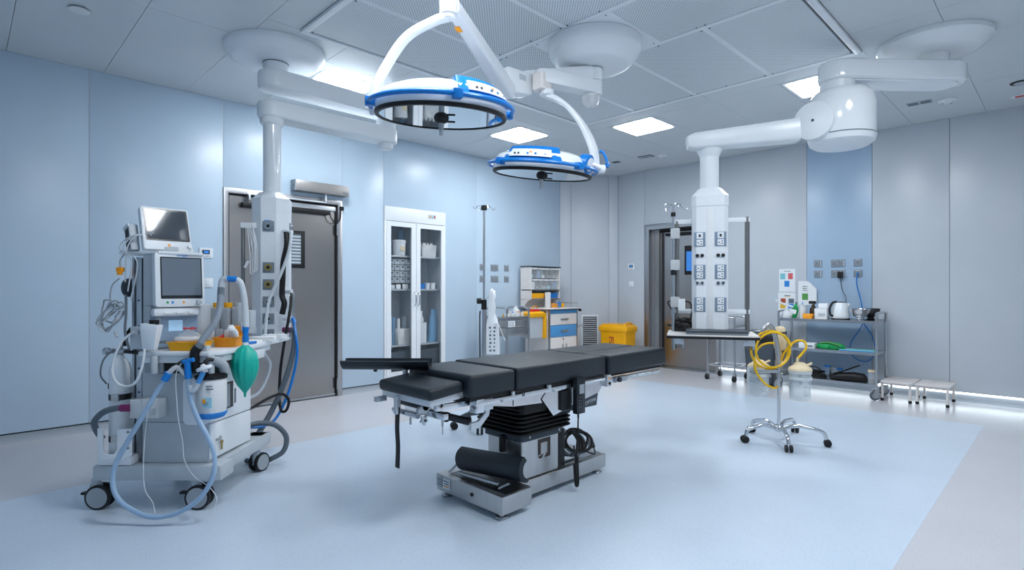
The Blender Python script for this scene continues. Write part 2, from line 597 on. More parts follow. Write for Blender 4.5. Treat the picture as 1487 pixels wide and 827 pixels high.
# ------------------------------------------------------------------ doors
def door_left():
    d = struct('door_1', MB().box(1.850, 2.950, YL + .03, YL + .07, .012, 2.098), 'steel_door')
    part('door_frame', MB().prism([(1.79, 0), (1.834, 0), (1.834, 2.114), (2.966, 2.114), (2.966, 0), (3.019, 0), (3.019, 2.163), (1.79, 2.163)], YL - .012, YL + .1, 'y'), 'steel_frame', d, bev=.002)
    part('seal', MB().prism([(1.834, .004), (1.850, .004), (1.850, 2.098), (2.950, 2.098), (2.950, .004), (2.966, .004), (2.966, 2.114), (1.834, 2.114)], YL + .02, YL + .09, 'y'), 'black', d)
    part('bottom_edge', MB().box(1.85, 2.95, YL + .022, YL + .05, .012, .03), 'alu', d)
    w = part('window_frame', MB().prism([(2.385, 1.405), (2.605, 1.405), (2.605, 1.80), (2.385, 1.80)], YL + .018, YL + .03, 'y'), 'black', d, bev=.003)
    part('pane', MB().box(2.43, 2.56, YL + .014, YL + .018, 1.445, 1.76), 'screen_grey', w)
    for i in range(9):
        part('louvre', MB().box(2.435, 2.555, YL + .011, YL + .014, 1.455 + .034 * i, 1.472 + .034 * i), 'lgrey', w)
    part('header_rail', MB().box(2.40, 2.95, YL + .008, YL + .03, 2.045, 2.090), 'alu_light', d, bev=.002)
    part('push_bar', MB().box(1.955, 2.87, YL - .035, YL + .03, 1.992, 2.038), 'black', d, bev=.01)
    part('hinge', MB().cyl((2.958, YL - .015, .08), (2.958, YL - .015, .2), .009, n=10), 'steel', d)
    part('hinge', MB().cyl((2.958, YL - .015, 1.78), (2.958, YL - .015, 1.9), .009, n=10), 'steel', d)
    part('wall_mount', MB().box(2.99, 3.03, YL - .03, YL, 2.06, 2.10), 'black', d, bev=.003)
    part('cable_loop', MB().tube([(3.0, YL - .02, 2.07), (2.985, YL - .025, 1.96), (2.945, YL - .03, 1.915), (2.89, YL - .03, 1.94), (2.86, YL - .025, 2.01)], .006), 'black', d)
door_left()
c = thing('door_operator', 'brushed metal swing door operator box above the left steel door', 'door operator', (2.745, YL, 2.2))
part('housing', MB().box(2.45, 3.045, YL - .11, YL - .001, 2.205, 2.315), 'operator_metal', c, bev=.004)
part('end_cap', MB().box(2.442, 2.452, YL - .112, YL - .001, 2.203, 2.317), 'grey', c)
part('keyhole', MB().cyl((2.4425, YL - .06, 2.262), (2.4405, YL - .06, 2.262), .008, n=10), 'black', c)
part('spindle', MB().cyl((2.80, YL - .055, 2.205), (2.80, YL - .055, 2.125), .016, n=12), 'alu_light', c)
part('arm', MB().cbox((2.40, YL - .045, 2.118), (.82, .022, .016), Matrix.Rotation(0.0, 3, 'Z')), 'alu_light', c, bev=.003)
part('arm_bracket', MB().box(2.004, 2.025, YL - .06, YL + .03, 2.05, 2.112), 'alu', c, bev=.003)
part('maker_plate', MB().box(2.975, 3.03, YL - .1115, YL - .109, 2.228, 2.243), 'mgrey', c)

def door_right():
    X = XR + .21
    d = struct('door_2', MB().box(X, X + .04, 3.48, 4.535, .015, 2.085), 'steel_door')
    part('door_frame', MB().prism([(3.43, 0), (3.478, 0), (3.478, 2.09), (4.535, 2.09), (4.535, 0), (4.617, 0), (4.617, 2.168), (3.43, 2.168)], XR - .012, XR + .26, 'x'), 'steel_frame', d, bev=.002)
    part('jamb_strip', MB().box(XR + .16, XR + .205, 4.46, 4.534, 0, 2.09), 'steel_brushed', d)
    part('leaf_edge', MB().box(X - .008, X, 4.40, 4.44, .015, 2.085), 'dark_steel', d)
    part('push_bar', MB().box(X - .045, X, 3.55, 4.36, 1.99, 2.035), 'black', d, bev=.008)
    part('header', MB().box(X - .02, X + .03, 3.48, 4.534, 2.05, 2.09), 'black', d)
    w = part('window_frame', MB().box(X - .01, X, 3.80, 4.06, 1.40, 1.83), 'black', d, bev=.003)
    part('pane', MB().box(X - .013, X - .009, 3.84, 4.03, 1.455, 1.745), 'lcd', w)
    part('threshold', MB().box(XR + .02, X + .04, 3.48, 4.534, .001, .012), 'alu', d)
    struct('wall_passage', MB().box(X + .3, X + .34, 3.2, 4.9, 0, 2.3), 'wall_white')
door_right()

# ------------------------------------------------------------------ laminar flow field
lf = thing('airflow_diffuser', 'large perforated white air supply field framed in the ceiling', 'air diffuser', (3.28, 2.465, 2.97))
X0, X1, Y0, Y1 = 1.69, 4.87, 1.12, 3.81
b_ = .045
zt, zb = H - .001, H - .024
for a in ((X0, X1, Y0, Y0 + b_), (X0, X1, Y1 - b_, Y1), (X0, X0 + b_, Y0 + b_, Y1 - b_), (X1 - b_, X1, Y0 + b_, Y1 - b_)):
    part('frame_bar', MB().box(*a, zb, zt), 'white', lf, bev=.003)
xa, xb_ = 2.97, 3.63
yd = [Y0 + b_, 1.785, 2.45, 3.115, Y1 - b_]
for (u0, u1) in ((X0 + b_, xa - .02), (xb_ + .02, X1 - b_)):
    for i in range(4):
        part('perforated_panel', MB().box(u0 + .002, u1 - .002, yd[i] + .018, yd[i + 1] - .018, zb + .006, zt), 'perforated', lf)
    for y in yd[1:4]:
        part('cross_bar', MB().box(u0, u1, y - .018, y + .018, zb + .003, zt), 'white', lf, bev=.002)
for x in (xa, xb_):
    part('cross_bar', MB().box(x - .02, x + .02, Y0 + b_, Y1 - b_, zb + .002, zt), 'white', lf, bev=.002)
for y0, y1 in ((Y0 + b_, 2.10), (2.80, Y1 - b_)):
    part('perforated_panel', MB().box(xa + .022, xb_ - .022, y0, y1, zb + .006, zt), 'perforated', lf)
part('mount_plate', MB().box(xa + .02, xb_ - .02, 2.10, 2.80, zb + .001, zt), 'white', lf, bev=.002)
sc = MB()
for x in (X0 + .06, xa - .035, xa + .035, xb_ - .035, xb_ + .035, X1 - .06):
    for y in (1.18, 1.755, 1.815, 2.15, 2.42, 2.48, 2.76, 3.085, 3.145, 3.74):
        sc.cyl((x, y, zb + .003), (x, y, zb - .001), .006, n=6)
part('screw_heads', sc, 'dgrey', lf)['kind'] = 'stuff'

# ------------------------------------------------------------------ ceiling luminaires
def lum(x, y, label):
    t = thing('ceiling_light', label, 'ceiling light', (x, y, H - .012), group='square flush ceiling lights')
    part('frame', MB().prism(rrect(x - .262, x + .262, y - .262, y + .262, .02), H - .006, H - .0005), 'white', t)
    part('diffuser', MB().prism(rrect(x - .238, x + .238, y - .238, y + .238, .02), H - .010, H - .006), 'panel_light', t)
lum(2.405, 4.61, 'glowing square ceiling light above the left pendant arm')
lum(4.68, 4.59, 'glowing square ceiling light half hidden behind the larger surgical lamp')
lum(5.42, 3.37, 'glowing square ceiling light in full view right of the surgical lamp arms')
lum(5.43, 1.545, 'glowing square ceiling light mostly hidden by the right pendant motor housing')
for x, y in ((1.42, 2.12), (1.95, .75), (3.2, .1)):  # out-of-view panels added to light the foreground and reflect in the monitor
    lum(x, y, 'unseen square ceiling light added above the camera ' + {1.42: 'left of the air supply field', 1.95: 'at the near corner of the air supply field', 3.2: 'right of the air supply field'}[x])

# ------------------------------------------------------------------ small ceiling fittings
def det(x, y, r, label):
    t = thing('smoke_detector', label, 'smoke detector', (x, y, H - .04))
    part('base', MB().lathe([(r, H - .012), (r, H - .0005)], (x, y, 0)), 'white', t)
    part('dome', MB().lathe([(r * .5, H - .036), (r * .62, H - .03), (r * .75, H - .012)], (x, y, 0)), 'white_matt', t)
    for k in (-1, 1):
        part('indicator', MB().cyl((x + .02 * k, y - .03 * k, H - .03), (x + .02 * k, y - .03 * k, H - .038), .008, n=8), 'dgrey', t)
det(6.74, 3.915, .075, 'round white smoke detector on the ceiling above the right steel door')
det(6.727, .84, .075, 'round white smoke detector on the ceiling right of the blue wall strip')
t = thing('ceiling_speaker', 'plain round white speaker cover on the dim ceiling at upper left', 'speaker', (.549, 4.539, H - .02))
part('disc', MB().lathe([(.05, H - .016), (.058, H - .012), (.058, H - .008)], (.549, 4.539, 0)), 'white_matt', t)
part('shadow_ring', MB().lathe([(.05, H - .008), (.05, H - .0005)], (.549, 4.539, 0)), 'dgrey', t)
t = thing('ceiling_plate', 'double grey socket plate on the ceiling near the far corner', 'ceiling plate', (6.66, 4.1, H - .012))
part('plate', MB().box(6.60, 6.72, 4.0, 4.2, H - .008, H - .0005), 'mgrey', t, bev=.001)
for k in (0, 1):
    part('module', MB().box(6.615, 6.705, 4.01 + .1 * k, 4.085 + .1 * k, H - .011, H - .008), 'grey', t, bev=.001)
t = thing('ceiling_plate', 'small dark plate on the ceiling beside the smaller surgical lamp', 'ceiling plate', (6.65, 4.58, H - .012))
part('plate', MB().box(6.61, 6.69, 4.53, 4.63, H - .008, H - .0005), 'dgrey', t, bev=.001)
part('module', MB().box(6.625, 6.675, 4.545, 4.615, H - .011, H - .008), 'mgrey', t, bev=.001)
t = thing('ceiling_plate', 'double grey plate on the ceiling right of the motor housing', 'ceiling plate', (6.63, 1.05, H - .012))
part('plate', MB().box(6.57, 6.68, .94, 1.14, H - .008, H - .0005), 'lgrey', t, bev=.001)
for k in (0, 1):
    part('module', MB().box(6.58, 6.67, .95 + .1 * k, 1.03 + .1 * k, H - .011, H - .008), 'mgrey', t, bev=.001)
t = thing('ceiling_plate', 'red and white marked plate on the ceiling at the right edge', 'ceiling plate', (7.06, .32, H - .012))
part('plate', MB().box(7.02, 7.10, .22, .40, H - .008, H - .0005), 'white', t, bev=.001)
part('red_mark', MB().box(7.035, 7.085, .26, .37, H - .010, H - .008), 'red', t)
t = thing('downlight', 'dark rimmed round downlight at the right edge of the ceiling', 'downlight', (6.62, .31, H - .012))
part('rim', MB().lathe([(.06, H - .008), (.075, H - .004), (.075, H - .0005)], (6.62, .31, 0)), 'black', t)
part('lens', MB().lathe([(.001, H - .014), (.045, H - .010), (.055, H - .006)], (6.62, .31, 0)), 'lgrey', t)

# ------------------------------------------------------------------ wall plates
def wplate(side, u, z, wd, kind, label, cat='wall socket', group=None, m='socket_grey'):
    """a socket, switch or control: side L faces -Y, side R faces -X"""
    if side == 'L':
        F = Matrix.Translation((u, YL, z)) @ Matrix(((1, 0, 0), (0, 1, 0), (0, 0, 1))).to_4x4()
    else:
        F = Matrix.Translation((XR, u, z)) @ Matrix(((0, 1, 0), (-1, 0, 0), (0, 0, 1))).to_4x4()
    nm = {'socket': 'wall_socket', 'data': 'data_socket', 'thermostat': 'thermostat', 'switch': 'wall_switch'}[kind]
    t = thing(nm, label, cat, F.translation, group=group)
    w = wd / 2
    hh = .043 if kind != 'thermostat' else .047
    part('plate', MB(F).box(-w, w, -.010, -.0005, -hh, hh), m, t, bev=.002)
    if kind == 'socket':
        n = 2 if wd > .1 else 1
        for k in range(n):
            cx = (k - (n - 1) / 2) * .062 - .01
            for dx, dz, a, b in ((0, .008, .003, .006), (-.011, -.012, .005, .0025), (.011, -.012, .005, .0025)):
                part('pin_hole', MB(F).box(cx + dx - a, cx + dx + a, -.0108, -.0098, dz - b, dz + b), 'black', t)
            part('rocker', MB(F).box(cx + .005, cx + .017, -.013, -.010, .022, .034), 'lgrey', t, bev=.001)
        part('edge_strip', MB(F).box(w - .014, w - .003, -.0115, -.010, -.038, .038), 'lgrey', t)
    elif kind == 'data':
        part('port', MB(F).box(-.011, .011, -.0125, -.010, -.010, .010), 'mgrey', t, bev=.001)
        part('edge_strip', MB(F).box(-.025, .025, -.0115, -.010, .030, .038), 'lgrey', t)
    elif kind == 'thermostat':
        part('display', MB(F).box(-.034, .030, -.0115, -.010, -.012, .028), 'bezel', t)
        part('readout', MB(F).box(-.022, .02, -.0122, -.0115, -.004, .020), 'lcd', t)
        for k in range(4):
            part('button', MB(F).box(-.034 + .018 * k, -.022 + .018 * k, -.012, -.010, -.034, -.024), 'lgrey', t)
    else:
        part('rocker', MB(F).box(-.02, .02, -.013, -.010, -.028, .028), m, t, bev=.002)
    return t
wplate('L', 1.639, 1.523, .115, 'thermostat', 'white room thermostat with blue display beside the left steel door', 'thermostat', m='white')
wplate('L', 1.656, 1.245, .085, 'switch', 'plain white wall switch below the thermostat by the left door', 'switch', m='white')
wplate('R', 4.852, 1.536, .115, 'thermostat', 'white room thermostat with blue display beside the right steel door', 'thermostat', m='white')
wplate('R', 4.852, 1.266, .085, 'switch', 'plain white wall switch below the thermostat by the right door', 'switch', m='white')
for u, wd, nm in ((5.11, .088, 'single'), (5.345, .148, 'double'), (5.575, .088, 'data')):
    for z, r in ((1.487, 'upper'), (1.330, 'lower')):
        k = 'data' if nm == 'data' else 'socket'
        lab = {'single': f'{r} grey single socket on the blue wall behind the drip stand pole',
               'double': f'{r} grey double socket on the blue wall right of the drip stand',
               'data': f'{r} grey data socket on the blue wall left of the bin rack cart'}[nm]
        wplate('L', u, z, wd, k, lab, group='grey sockets on the blue wall')
for u, wd, nm in ((2.184, .088, 'single'), (1.966, .148, 'double'), (1.757, .088, 'data')):
    for z, r in ((1.495, 'upper'), (1.368, 'lower')):
        k = 'data' if nm == 'data' else 'socket'
        lab = {'single': f'{r} grey single socket on the blue strip above the dark bottle',
               'double': ('upper grey double socket on the blue strip with nothing plugged in' if r == 'upper' else 'lower grey double socket on the blue strip holding the black plug'),
               'data': ('upper grey data socket on the blue strip with no cable' if r == 'upper' else 'lower grey data socket on the blue strip feeding the blue cable')}[nm]
        wplate('R', u, z, wd, k, lab, group='grey sockets on the blue strip')
# return air grille on the corner wall
gv = thing('air_grille', 'white louvred return air grille low on the corner wall', 'air grille', MC @ Vector((.48, 0, .26)))
s0, s1 = .37 * Lc, .655 * Lc
part('frame', MB(MC).prism([(s0, .245), (s1, .245), (s1, .775), (s0, .775)], -.012, -.0005, 'y'), 'white', gv, bev=.003)
part('backing', MB(MC).box(s0 + .02, s1 - .02, -.014, -.012, .27, .75), 'dgrey', gv)
for i in range(14):
    z = .285 + i * .0335
    part('slat', MB(MC @ Matrix.Translation((0, -.018, z)) @ Matrix.Rotation(-.7, 4, 'X')).box(s0 + .02, s1 - .02, -.012, .012, -.0025, .0025), 'white', gv)

# ------------------------------------------------------------------ built-in supply cabinet
cb = thing('supply_cabinet', 'white built-in supply cabinet with two glazed doors in the blue wall', 'cabinet', (4.016, YL, .08))
cx0, cx1, cz1, cd = 3.563, 4.464, 2.167, .36
part('side_panel', MB().box(cx0, cx0 + .02, YL, YL + cd, .08, cz1), 'lgrey', cb)
part('side_panel', MB().box(cx1 - .02, cx1, YL, YL + cd, .08, cz1), 'lgrey', cb)
part('back_panel', MB().box(cx0, cx1, YL + cd - .01, YL + cd, .08, cz1), 'lgrey', cb)
part('top_panel', MB().box(cx0, cx1, YL, YL + cd, cz1 - .02, cz1), 'lgrey', cb)
part('bottom_panel', MB().box(cx0, cx1, YL, YL + cd, .08, .10), 'lgrey', cb)
part('divider', MB().box(4.005, 4.022, YL + .04, YL + cd, .1, 2.0), 'grey', cb)
part('header', MB().box(cx0 - .004, cx1 + .004, YL - .014, YL + .02, 2.004, cz1 + .004), 'white', cb, bev=.002)
for x in (cx0 - .004, cx1 - .022):
    part('stile', MB().box(x, x + .026, YL - .010, YL + .02, .08, 2.004), 'white', cb, bev=.002)
pl = part('indicator_panel', MB().box(4.19, 4.31, YL - .017, YL - .014, 2.075, 2.125), 'lgrey', cb, bev=.001)
for x, m in ((4.215, 'orange'), (4.25, 'p_teal'), (4.285, 'red')):
    part('button', MB().cyl((x, YL - .017, 2.1), (x, YL - .021, 2.1), .011, n=12), m, pl)
for x0, x1, hx in ((cx0 + .024, 4.009, 3.985), (4.015, cx1 - .024, 4.04)):
    gl0, gl1 = x0 + (.062 if x0 < 3.9 else .058), x1 - (.065 if x0 < 3.9 else .04)
    dr = part('door', MB().box(x0, gl0, YL - .012, YL + .012, .10, 1.998).box(gl1, x1, YL - .012, YL + .012, .10, 1.998)
              .box(gl0, gl1, YL - .012, YL + .012, 1.94, 1.998).box(gl0, gl1, YL - .012, YL + .012, .10, .19), 'white', cb)
    part('pane', MB().box(gl0, gl1, YL + .001, YL + .005, .19, 1.94), 'tint_glass', dr)
    part('handle', MB().tube([(hx, YL - .012, 1.145), (hx, YL - .038, 1.12), (hx, YL - .042, 1.06), (hx, YL - .038, 1.0), (hx, YL - .012, .975)], .007), 'chrome', dr)
for z in (1.595, 1.185, .50):
    for x0, x1 in ((cx0 + .02, 4.005), (4.022, cx1 - .02)):
        part('shelf', MB().box(x0 + .001, x1 - .001, YL + .05, YL + cd - .012, z - .02, z), 'alu_light', cb, bev=.001)

def bag(name, c, w, d, h, m, label, cat, group=None, seed=0, lean=0.):
    """a filled plastic bag: uneven pillow with a gathered top"""
    r = random.Random(seed)
    rings = []
    for i in range(9):
        t = i / 8
        kx = (1 - .25 * t) if t < .85 else .6
        ky = (math.sin(PI * min(1, .25 + t * .7)) * .9 + .1) * (1 - .75 * max(0, t - .6) / .4)
        ring = []
        for j in range(14):
            a = 2 * PI * j / 14
            q = 1 + .13 * r.uniform(-1, 1)
            ring.append(Vector((c[0] + w / 2 * kx * q * math.cos(a) + lean * t, c[1] + d / 2 * ky * q * math.sin(a), c[2] + h * t + (.02 * h * r.uniform(-1, 1) if 0 < i else 0))))
        rings.append(ring)
    return solo(name, MB().loft(rings), m, label, cat, group=group, smooth=60)

def tray_box(name, x0, x1, y0, y1, z0, z1, m, label, cat, th=.004, group=None, taper=.9):
    mb = MB().box(x0, x1, y0, y1, z0, z1, taper=taper)
    mb.f = [f for i, f in enumerate(mb.f) if i != 1]
    o = solo(name, mb, m, label, cat, group=group)
    s = o.modifiers.new('thickness', 'SOLIDIFY'); s.thickness = th; s.offset = -1
    return o

G = 'supplies in the built-in cabinet'
yS = YL + .12
bag('supply_bag', (3.66, yS + .02, 1.597), .12, .10, .30, 'clear_white', 'tall clear supply bag on the top left cabinet shelf', 'supply bag', G, 1)
bag('supply_bag', (3.72, yS + .14, 1.597), .16, .10, .36, 'clear_blue', 'bluish supply bag at the back of the top left cabinet shelf', 'supply bag', G, 2)
t = thing('storage_jar', 'white lidded plastic tub on the top left cabinet shelf', 'storage jar', (3.845, yS, 1.597), group=G)
part('tub', MB().lathe([(.07, 1.597), (.078, 1.62), (.08, 1.75)], (3.845, yS, 0)), 'white', t)
part('lid', MB().lathe([(.086, 1.75), (.086, 1.78), (.08, 1.787)], (3.845, yS, 0)), 'white_matt', t)
part('sticker', MB().box(3.815, 3.875, yS - .0835, yS - .08, 1.65, 1.71), 'cream', t)
bag('supply_bag', (3.94, yS + .1, 1.597), .1, .1, .33, 'clear_blue', 'bluish supply bag beside the lidded tub in the cabinet', 'supply bag', G, 3)
bag('supply_bag', (4.10, yS + .04, 1.597), .09, .09, .26, 'paper', 'white paper supply bag on the top right cabinet shelf', 'supply bag', G, 4)
tray_box('storage_basket', 4.15, 4.38, yS - .06, yS + .12, 1.597, 1.75, 'clear_white', 'clear plastic basket of packets on the top right cabinet shelf', 'basket', group=G)
for k in range(4):
    solo('packet', MB().cbox((4.19 + .05 * k, yS + .02, 1.695), (.035, .01, .17), Matrix.Rotation(.12 * (k - 1.5), 3, 'Y')), 'paper' if k % 2 else 'clear_white',
         f'{["leftmost", "second", "third", "rightmost"][k]} flat packet standing in the clear basket in the cabinet', 'packet', group=G)
for r_ in range(4):
    for q in range(5):
        x0, z0 = 3.60 + .078 * q, 1.56 - .0755 * (r_ + 1) + .0
        t = part('small_drawer', MB().box(x0 + .003, x0 + .073, yS - .04, yS + .1, z0 + .003, z0 + .07), 'lgrey', cb, bev=.002)
        part('pull', MB().box(x0 + .026, x0 + .05, yS - .05, yS - .04, z0 + .044, z0 + .058), 'dgrey', t)
for k, (x, w, h, m, lb) in enumerate(((3.63, .05, .09, 'paper', 'white carton'), (3.71, .07, .05, 'white', 'low white box'), (3.80, .06, .055, 'paper', 'small white packet box'), (3.90, .08, .06, 'clear_white', 'clear small tub'))):
    solo('supply_box', MB().box(x - w / 2, x + w / 2, yS - .06, yS - .045 + .0, 1.187, 1.187 + h), m, f'{lb} in front of the drawers on the middle cabinet shelf', 'box', bev=.003, group=G)
tray_box('blue_tray', 4.05, 4.21, yS - .04, yS + .1, 1.187, 1.255, 'blue', 'small bright blue tray on the middle right cabinet shelf', 'tray', group=G)
for x in (4.27, 4.36):
    t = thing('pill_pot', 'white lidded pot beside the blue tray in the cabinet' if x < 4.3 else 'white lidded pot at the right end of the middle cabinet shelf', 'pot', (x, yS, 1.187), group=G)
    part('pot', MB().lathe([(.03, 1.187), (.034, 1.25)], (x, yS, 0), 16), 'white', t)
    part('lid', MB().lathe([(.036, 1.25), (.036, 1.265)], (x, yS, 0), 16), 'white_matt', t)
for k in range(4):
    solo('wrapped_tube', MB().cyl((3.62 + .05 * k, yS + .02 * (k % 2), .502), (3.625 + .052 * k, yS + .02, .502 + (.52, .50, .36, .34)[k]), .022, .019, n=10), 'clear_blue' if k % 2 else 'paper',
         f'{["first", "second", "third", "fourth"][k]} tall wrapped tube from the left on the lower cabinet shelf', 'tube', group=G)
tray_box('storage_basket', 3.80, 3.98, yS - .05, yS + .12, .502, .70, 'clear_white', 'clear basket of packets on the lower left cabinet shelf', 'basket', group=G)
solo('packet', MB().box(3.83, 3.86, yS, yS + .03, .51, .82), 'paper', 'tall white packet in the lower left clear basket', 'packet', group=G)
solo('packet', MB().box(3.90, 3.95, yS, yS + .03, .51, .84), 'grey', 'tall grey packet in the lower left clear basket', 'packet', group=G)
bag('supply_bag', (4.15, yS + .03, .502), .22, .13, .40, 'paper', 'large crumpled white bag on the lower right cabinet shelf', 'supply bag', G, 7)
solo('packet', MB().box(4.10, 4.22, yS - .055, yS - .045, .502, .76), 'white', 'flat white packet leaning on the crumpled bag in the cabinet', 'packet', group=G)
bag('supply_bag', (4.36, yS + .02, .502), .13, .1, .42, 'clear_blue', 'bluish white supply bag at the lower right of the cabinet', 'supply bag', G, 8, lean=.03)
for x0, x1 in ((3.60, 3.98), (4.04, 4.42)):
    solo('storage_case', MB().box(x0, x1, yS - .05, yS + .2, .102, .42), 'bin_grey', 'dark storage case in the ' + ('left' if x0 < 3.9 else 'right') + ' bottom of the cabinet', 'case', bev=.006, group=G)

for k, (x, w, h_, m) in enumerate(((3.63, .10, .62, 'clear_white'), (3.76, .09, .34, 'paper'), (3.90, .15, .30, 'clear_white'), (4.09, .10, .44, 'clear_white'), (4.27, .12, .34, 'paper'))):
    bag('supply_bag', (x, YL + .285, .502), w, .09, h_, m, ['tallest clear bag at the back left of the lower cabinet shelf', 'short white bag behind the wrapped tubes in the cabinet', 'clear bag behind the lower left basket in the cabinet', 'clear bag at the back left of the lower right cabinet shelf', 'white bag at the back right of the lower right cabinet shelf'][k], 'supply bag', G, 80 + k)
# ------------------------------------------------------------------ ceiling pendants
def stadium(p, q, w0, w1, k=8):
    """outline of an arm between two pivots with round ends"""
    p, q = Vector(p), Vector(q)
    d = (q - p).normalized()
    n = Vector((-d.y, d.x))
    a0 = math.atan2(n.y, n.x)
    out = [p + Vector((math.cos(a0 + PI * i / k), math.sin(a0 + PI * i / k))) * w0 for i in range(k + 1)]
    out += [q + Vector((math.cos(a0 + PI + PI * i / k), math.sin(a0 + PI + PI * i / k))) * w1 for i in range(k + 1)]
    return [(v.x, v.y) for v in out]

def oct_poly(w, c):
    return [(-w + c, -w), (w - c, -w), (w, -w + c), (w, w - c), (w - c, w), (-w + c, w), (-w, w - c), (-w, -w + c)]

def F(loc, rz):
    return Matrix.Translation(Vector(loc)) @ Matrix.Rotation(rz, 4, 'Z')

def pendant_left():
    px, py = 1.69, 4.30
    t = thing('ceiling_pendant', 'white medical gas pendant with outlets hanging before the left steel door', 'ceiling pendant', (px, py, .8))
    cc = (1.71, 4.28, 0)
    part('ceiling_cover', MB().lathe([(.10, 2.90), (.29, 2.905), (.31, 2.915), (.355, 2.955), (.362, 2.97), (.362, H - .001)], cc, 48), 'white', t)
    part('post', MB().lathe([(.092, 2.83), (.092, 2.905)], cc, 28), 'white', t)
    part('post_ring', MB().lathe([(.094, 2.893), (.094, 2.90)], cc, 28), 'mgrey', t)
    part('upper_arm', MB().prism(stadium((1.70, 4.29), (2.69, 4.30), .115, .10), 2.695, 2.835), 'white', t, bev=.028, seg=3)
    part('elbow', MB().lathe([(.085, 2.60), (.085, 2.70)], (2.69, 4.30, 0), 28), 'white', t)
    part('lower_arm', MB().prism(stadium((px, py), (2.69, 4.30), .105, .10), 2.475, 2.605), 'white', t, bev=.028, seg=3)
    part('elbow_cap', MB().lathe([(.05, 2.425), (.06, 2.43), (.065, 2.475)], (2.69, 4.30, 0), 28), 'white', t)
    part('collar', MB().lathe([(.066, 2.425), (.084, 2.44), (.09, 2.48)], (px, py, 0), 28), 'white_gloss', t)
    part('column', MB().lathe([(.064, 1.87), (.064, 2.43)], (px, py, 0), 28), 'white_gloss', t)
    M = F((px, py, 0), RZC + .22)
    w = .132
    def ring(s, z, c=.078):
        return [M @ Vector((a * s, b * s, z)) for a, b in oct_poly(w, c)]
    part('head_cap', MB().loft([ring(1.0, 1.765), ring(1.0, 1.862), ring(.62, 1.912), ring(.5, 1.918)]), 'white', t, smooth=25)
    part('console', MB().loft([ring(.985, .80), ring(.985, 1.765)]), 'white', t, smooth=25)
    part('maker_mark', MB(M).box(-.03, .015, -w - .0005, -w + .004, 1.688, 1.694), 'blue_light', t)
    part('maker_dot', MB(M).box(.018, .024, -w - .0005, -w + .004, 1.687, 1.693), 'orange', t)
    for i, z in enumerate((1.648, 1.343, 1.217, 1.09, .964, .848)):
        for side in (0, 1):
            if side and i in (1, 2): continue
            Q = M @ Matrix.Rotation(PI / 2 * side, 4, 'Z')
            pl = part('outlet', MB(Q).box(-.040, .040, -w - .004, -w + .006, z - .039, z + .039), 'socket_grey', t, bev=.002)
            part('ring', MB(Q).cyl((0, -w - .018, z), (0, -w - .004, z), .026, n=20), 'steel' if i != 1 and i != 2 else 'brass', pl)
            part('core', MB(Q).cyl((0, -w - .020, z), (0, -w - .018, z), .012, n=14), 'black', pl)
    for z in (1.655, .875):
        part('bracket', MB(M).box(-.20, -.09, -.10, -.07, z - .02, z + .02), 'white', t, bev=.004)
    part('rail', MB(M).cyl((-.185, -.085, .80), (-.185, -.085, 1.66), .014, n=14), 'rail_steel', t)
    part('rail', MB(M).cyl((.16, -.03, .72), (.16, -.03, 1.16), .008, n=10), 'steel', t)
    cb_ = thing('coiled_cable', 'thin white cable looped over the bracket of the left pendant', 'cable', M @ Vector((-.11, -.12, 1.4)))
    for k in range(3):
        part('loop', MB(M).tube([(-.15 + .01 * k, -.115, 1.65), (-.13 + .02 * k, -.118, 1.45), (-.125 + .012 * k, -.122, 1.30 + .02 * k), (-.10 + .01 * k, -.125, 1.33), (-.098 + .008 * k, -.118, 1.50), (-.115, -.115, 1.66)], .0035, n=6), 'white_matt', cb_)
    part('plug', MB(M).cyl((-.165, -.125, 1.34), (-.14, -.125, 1.39), .010, n=8), 'white_matt', cb_)
    return M
ML = pendant_left()

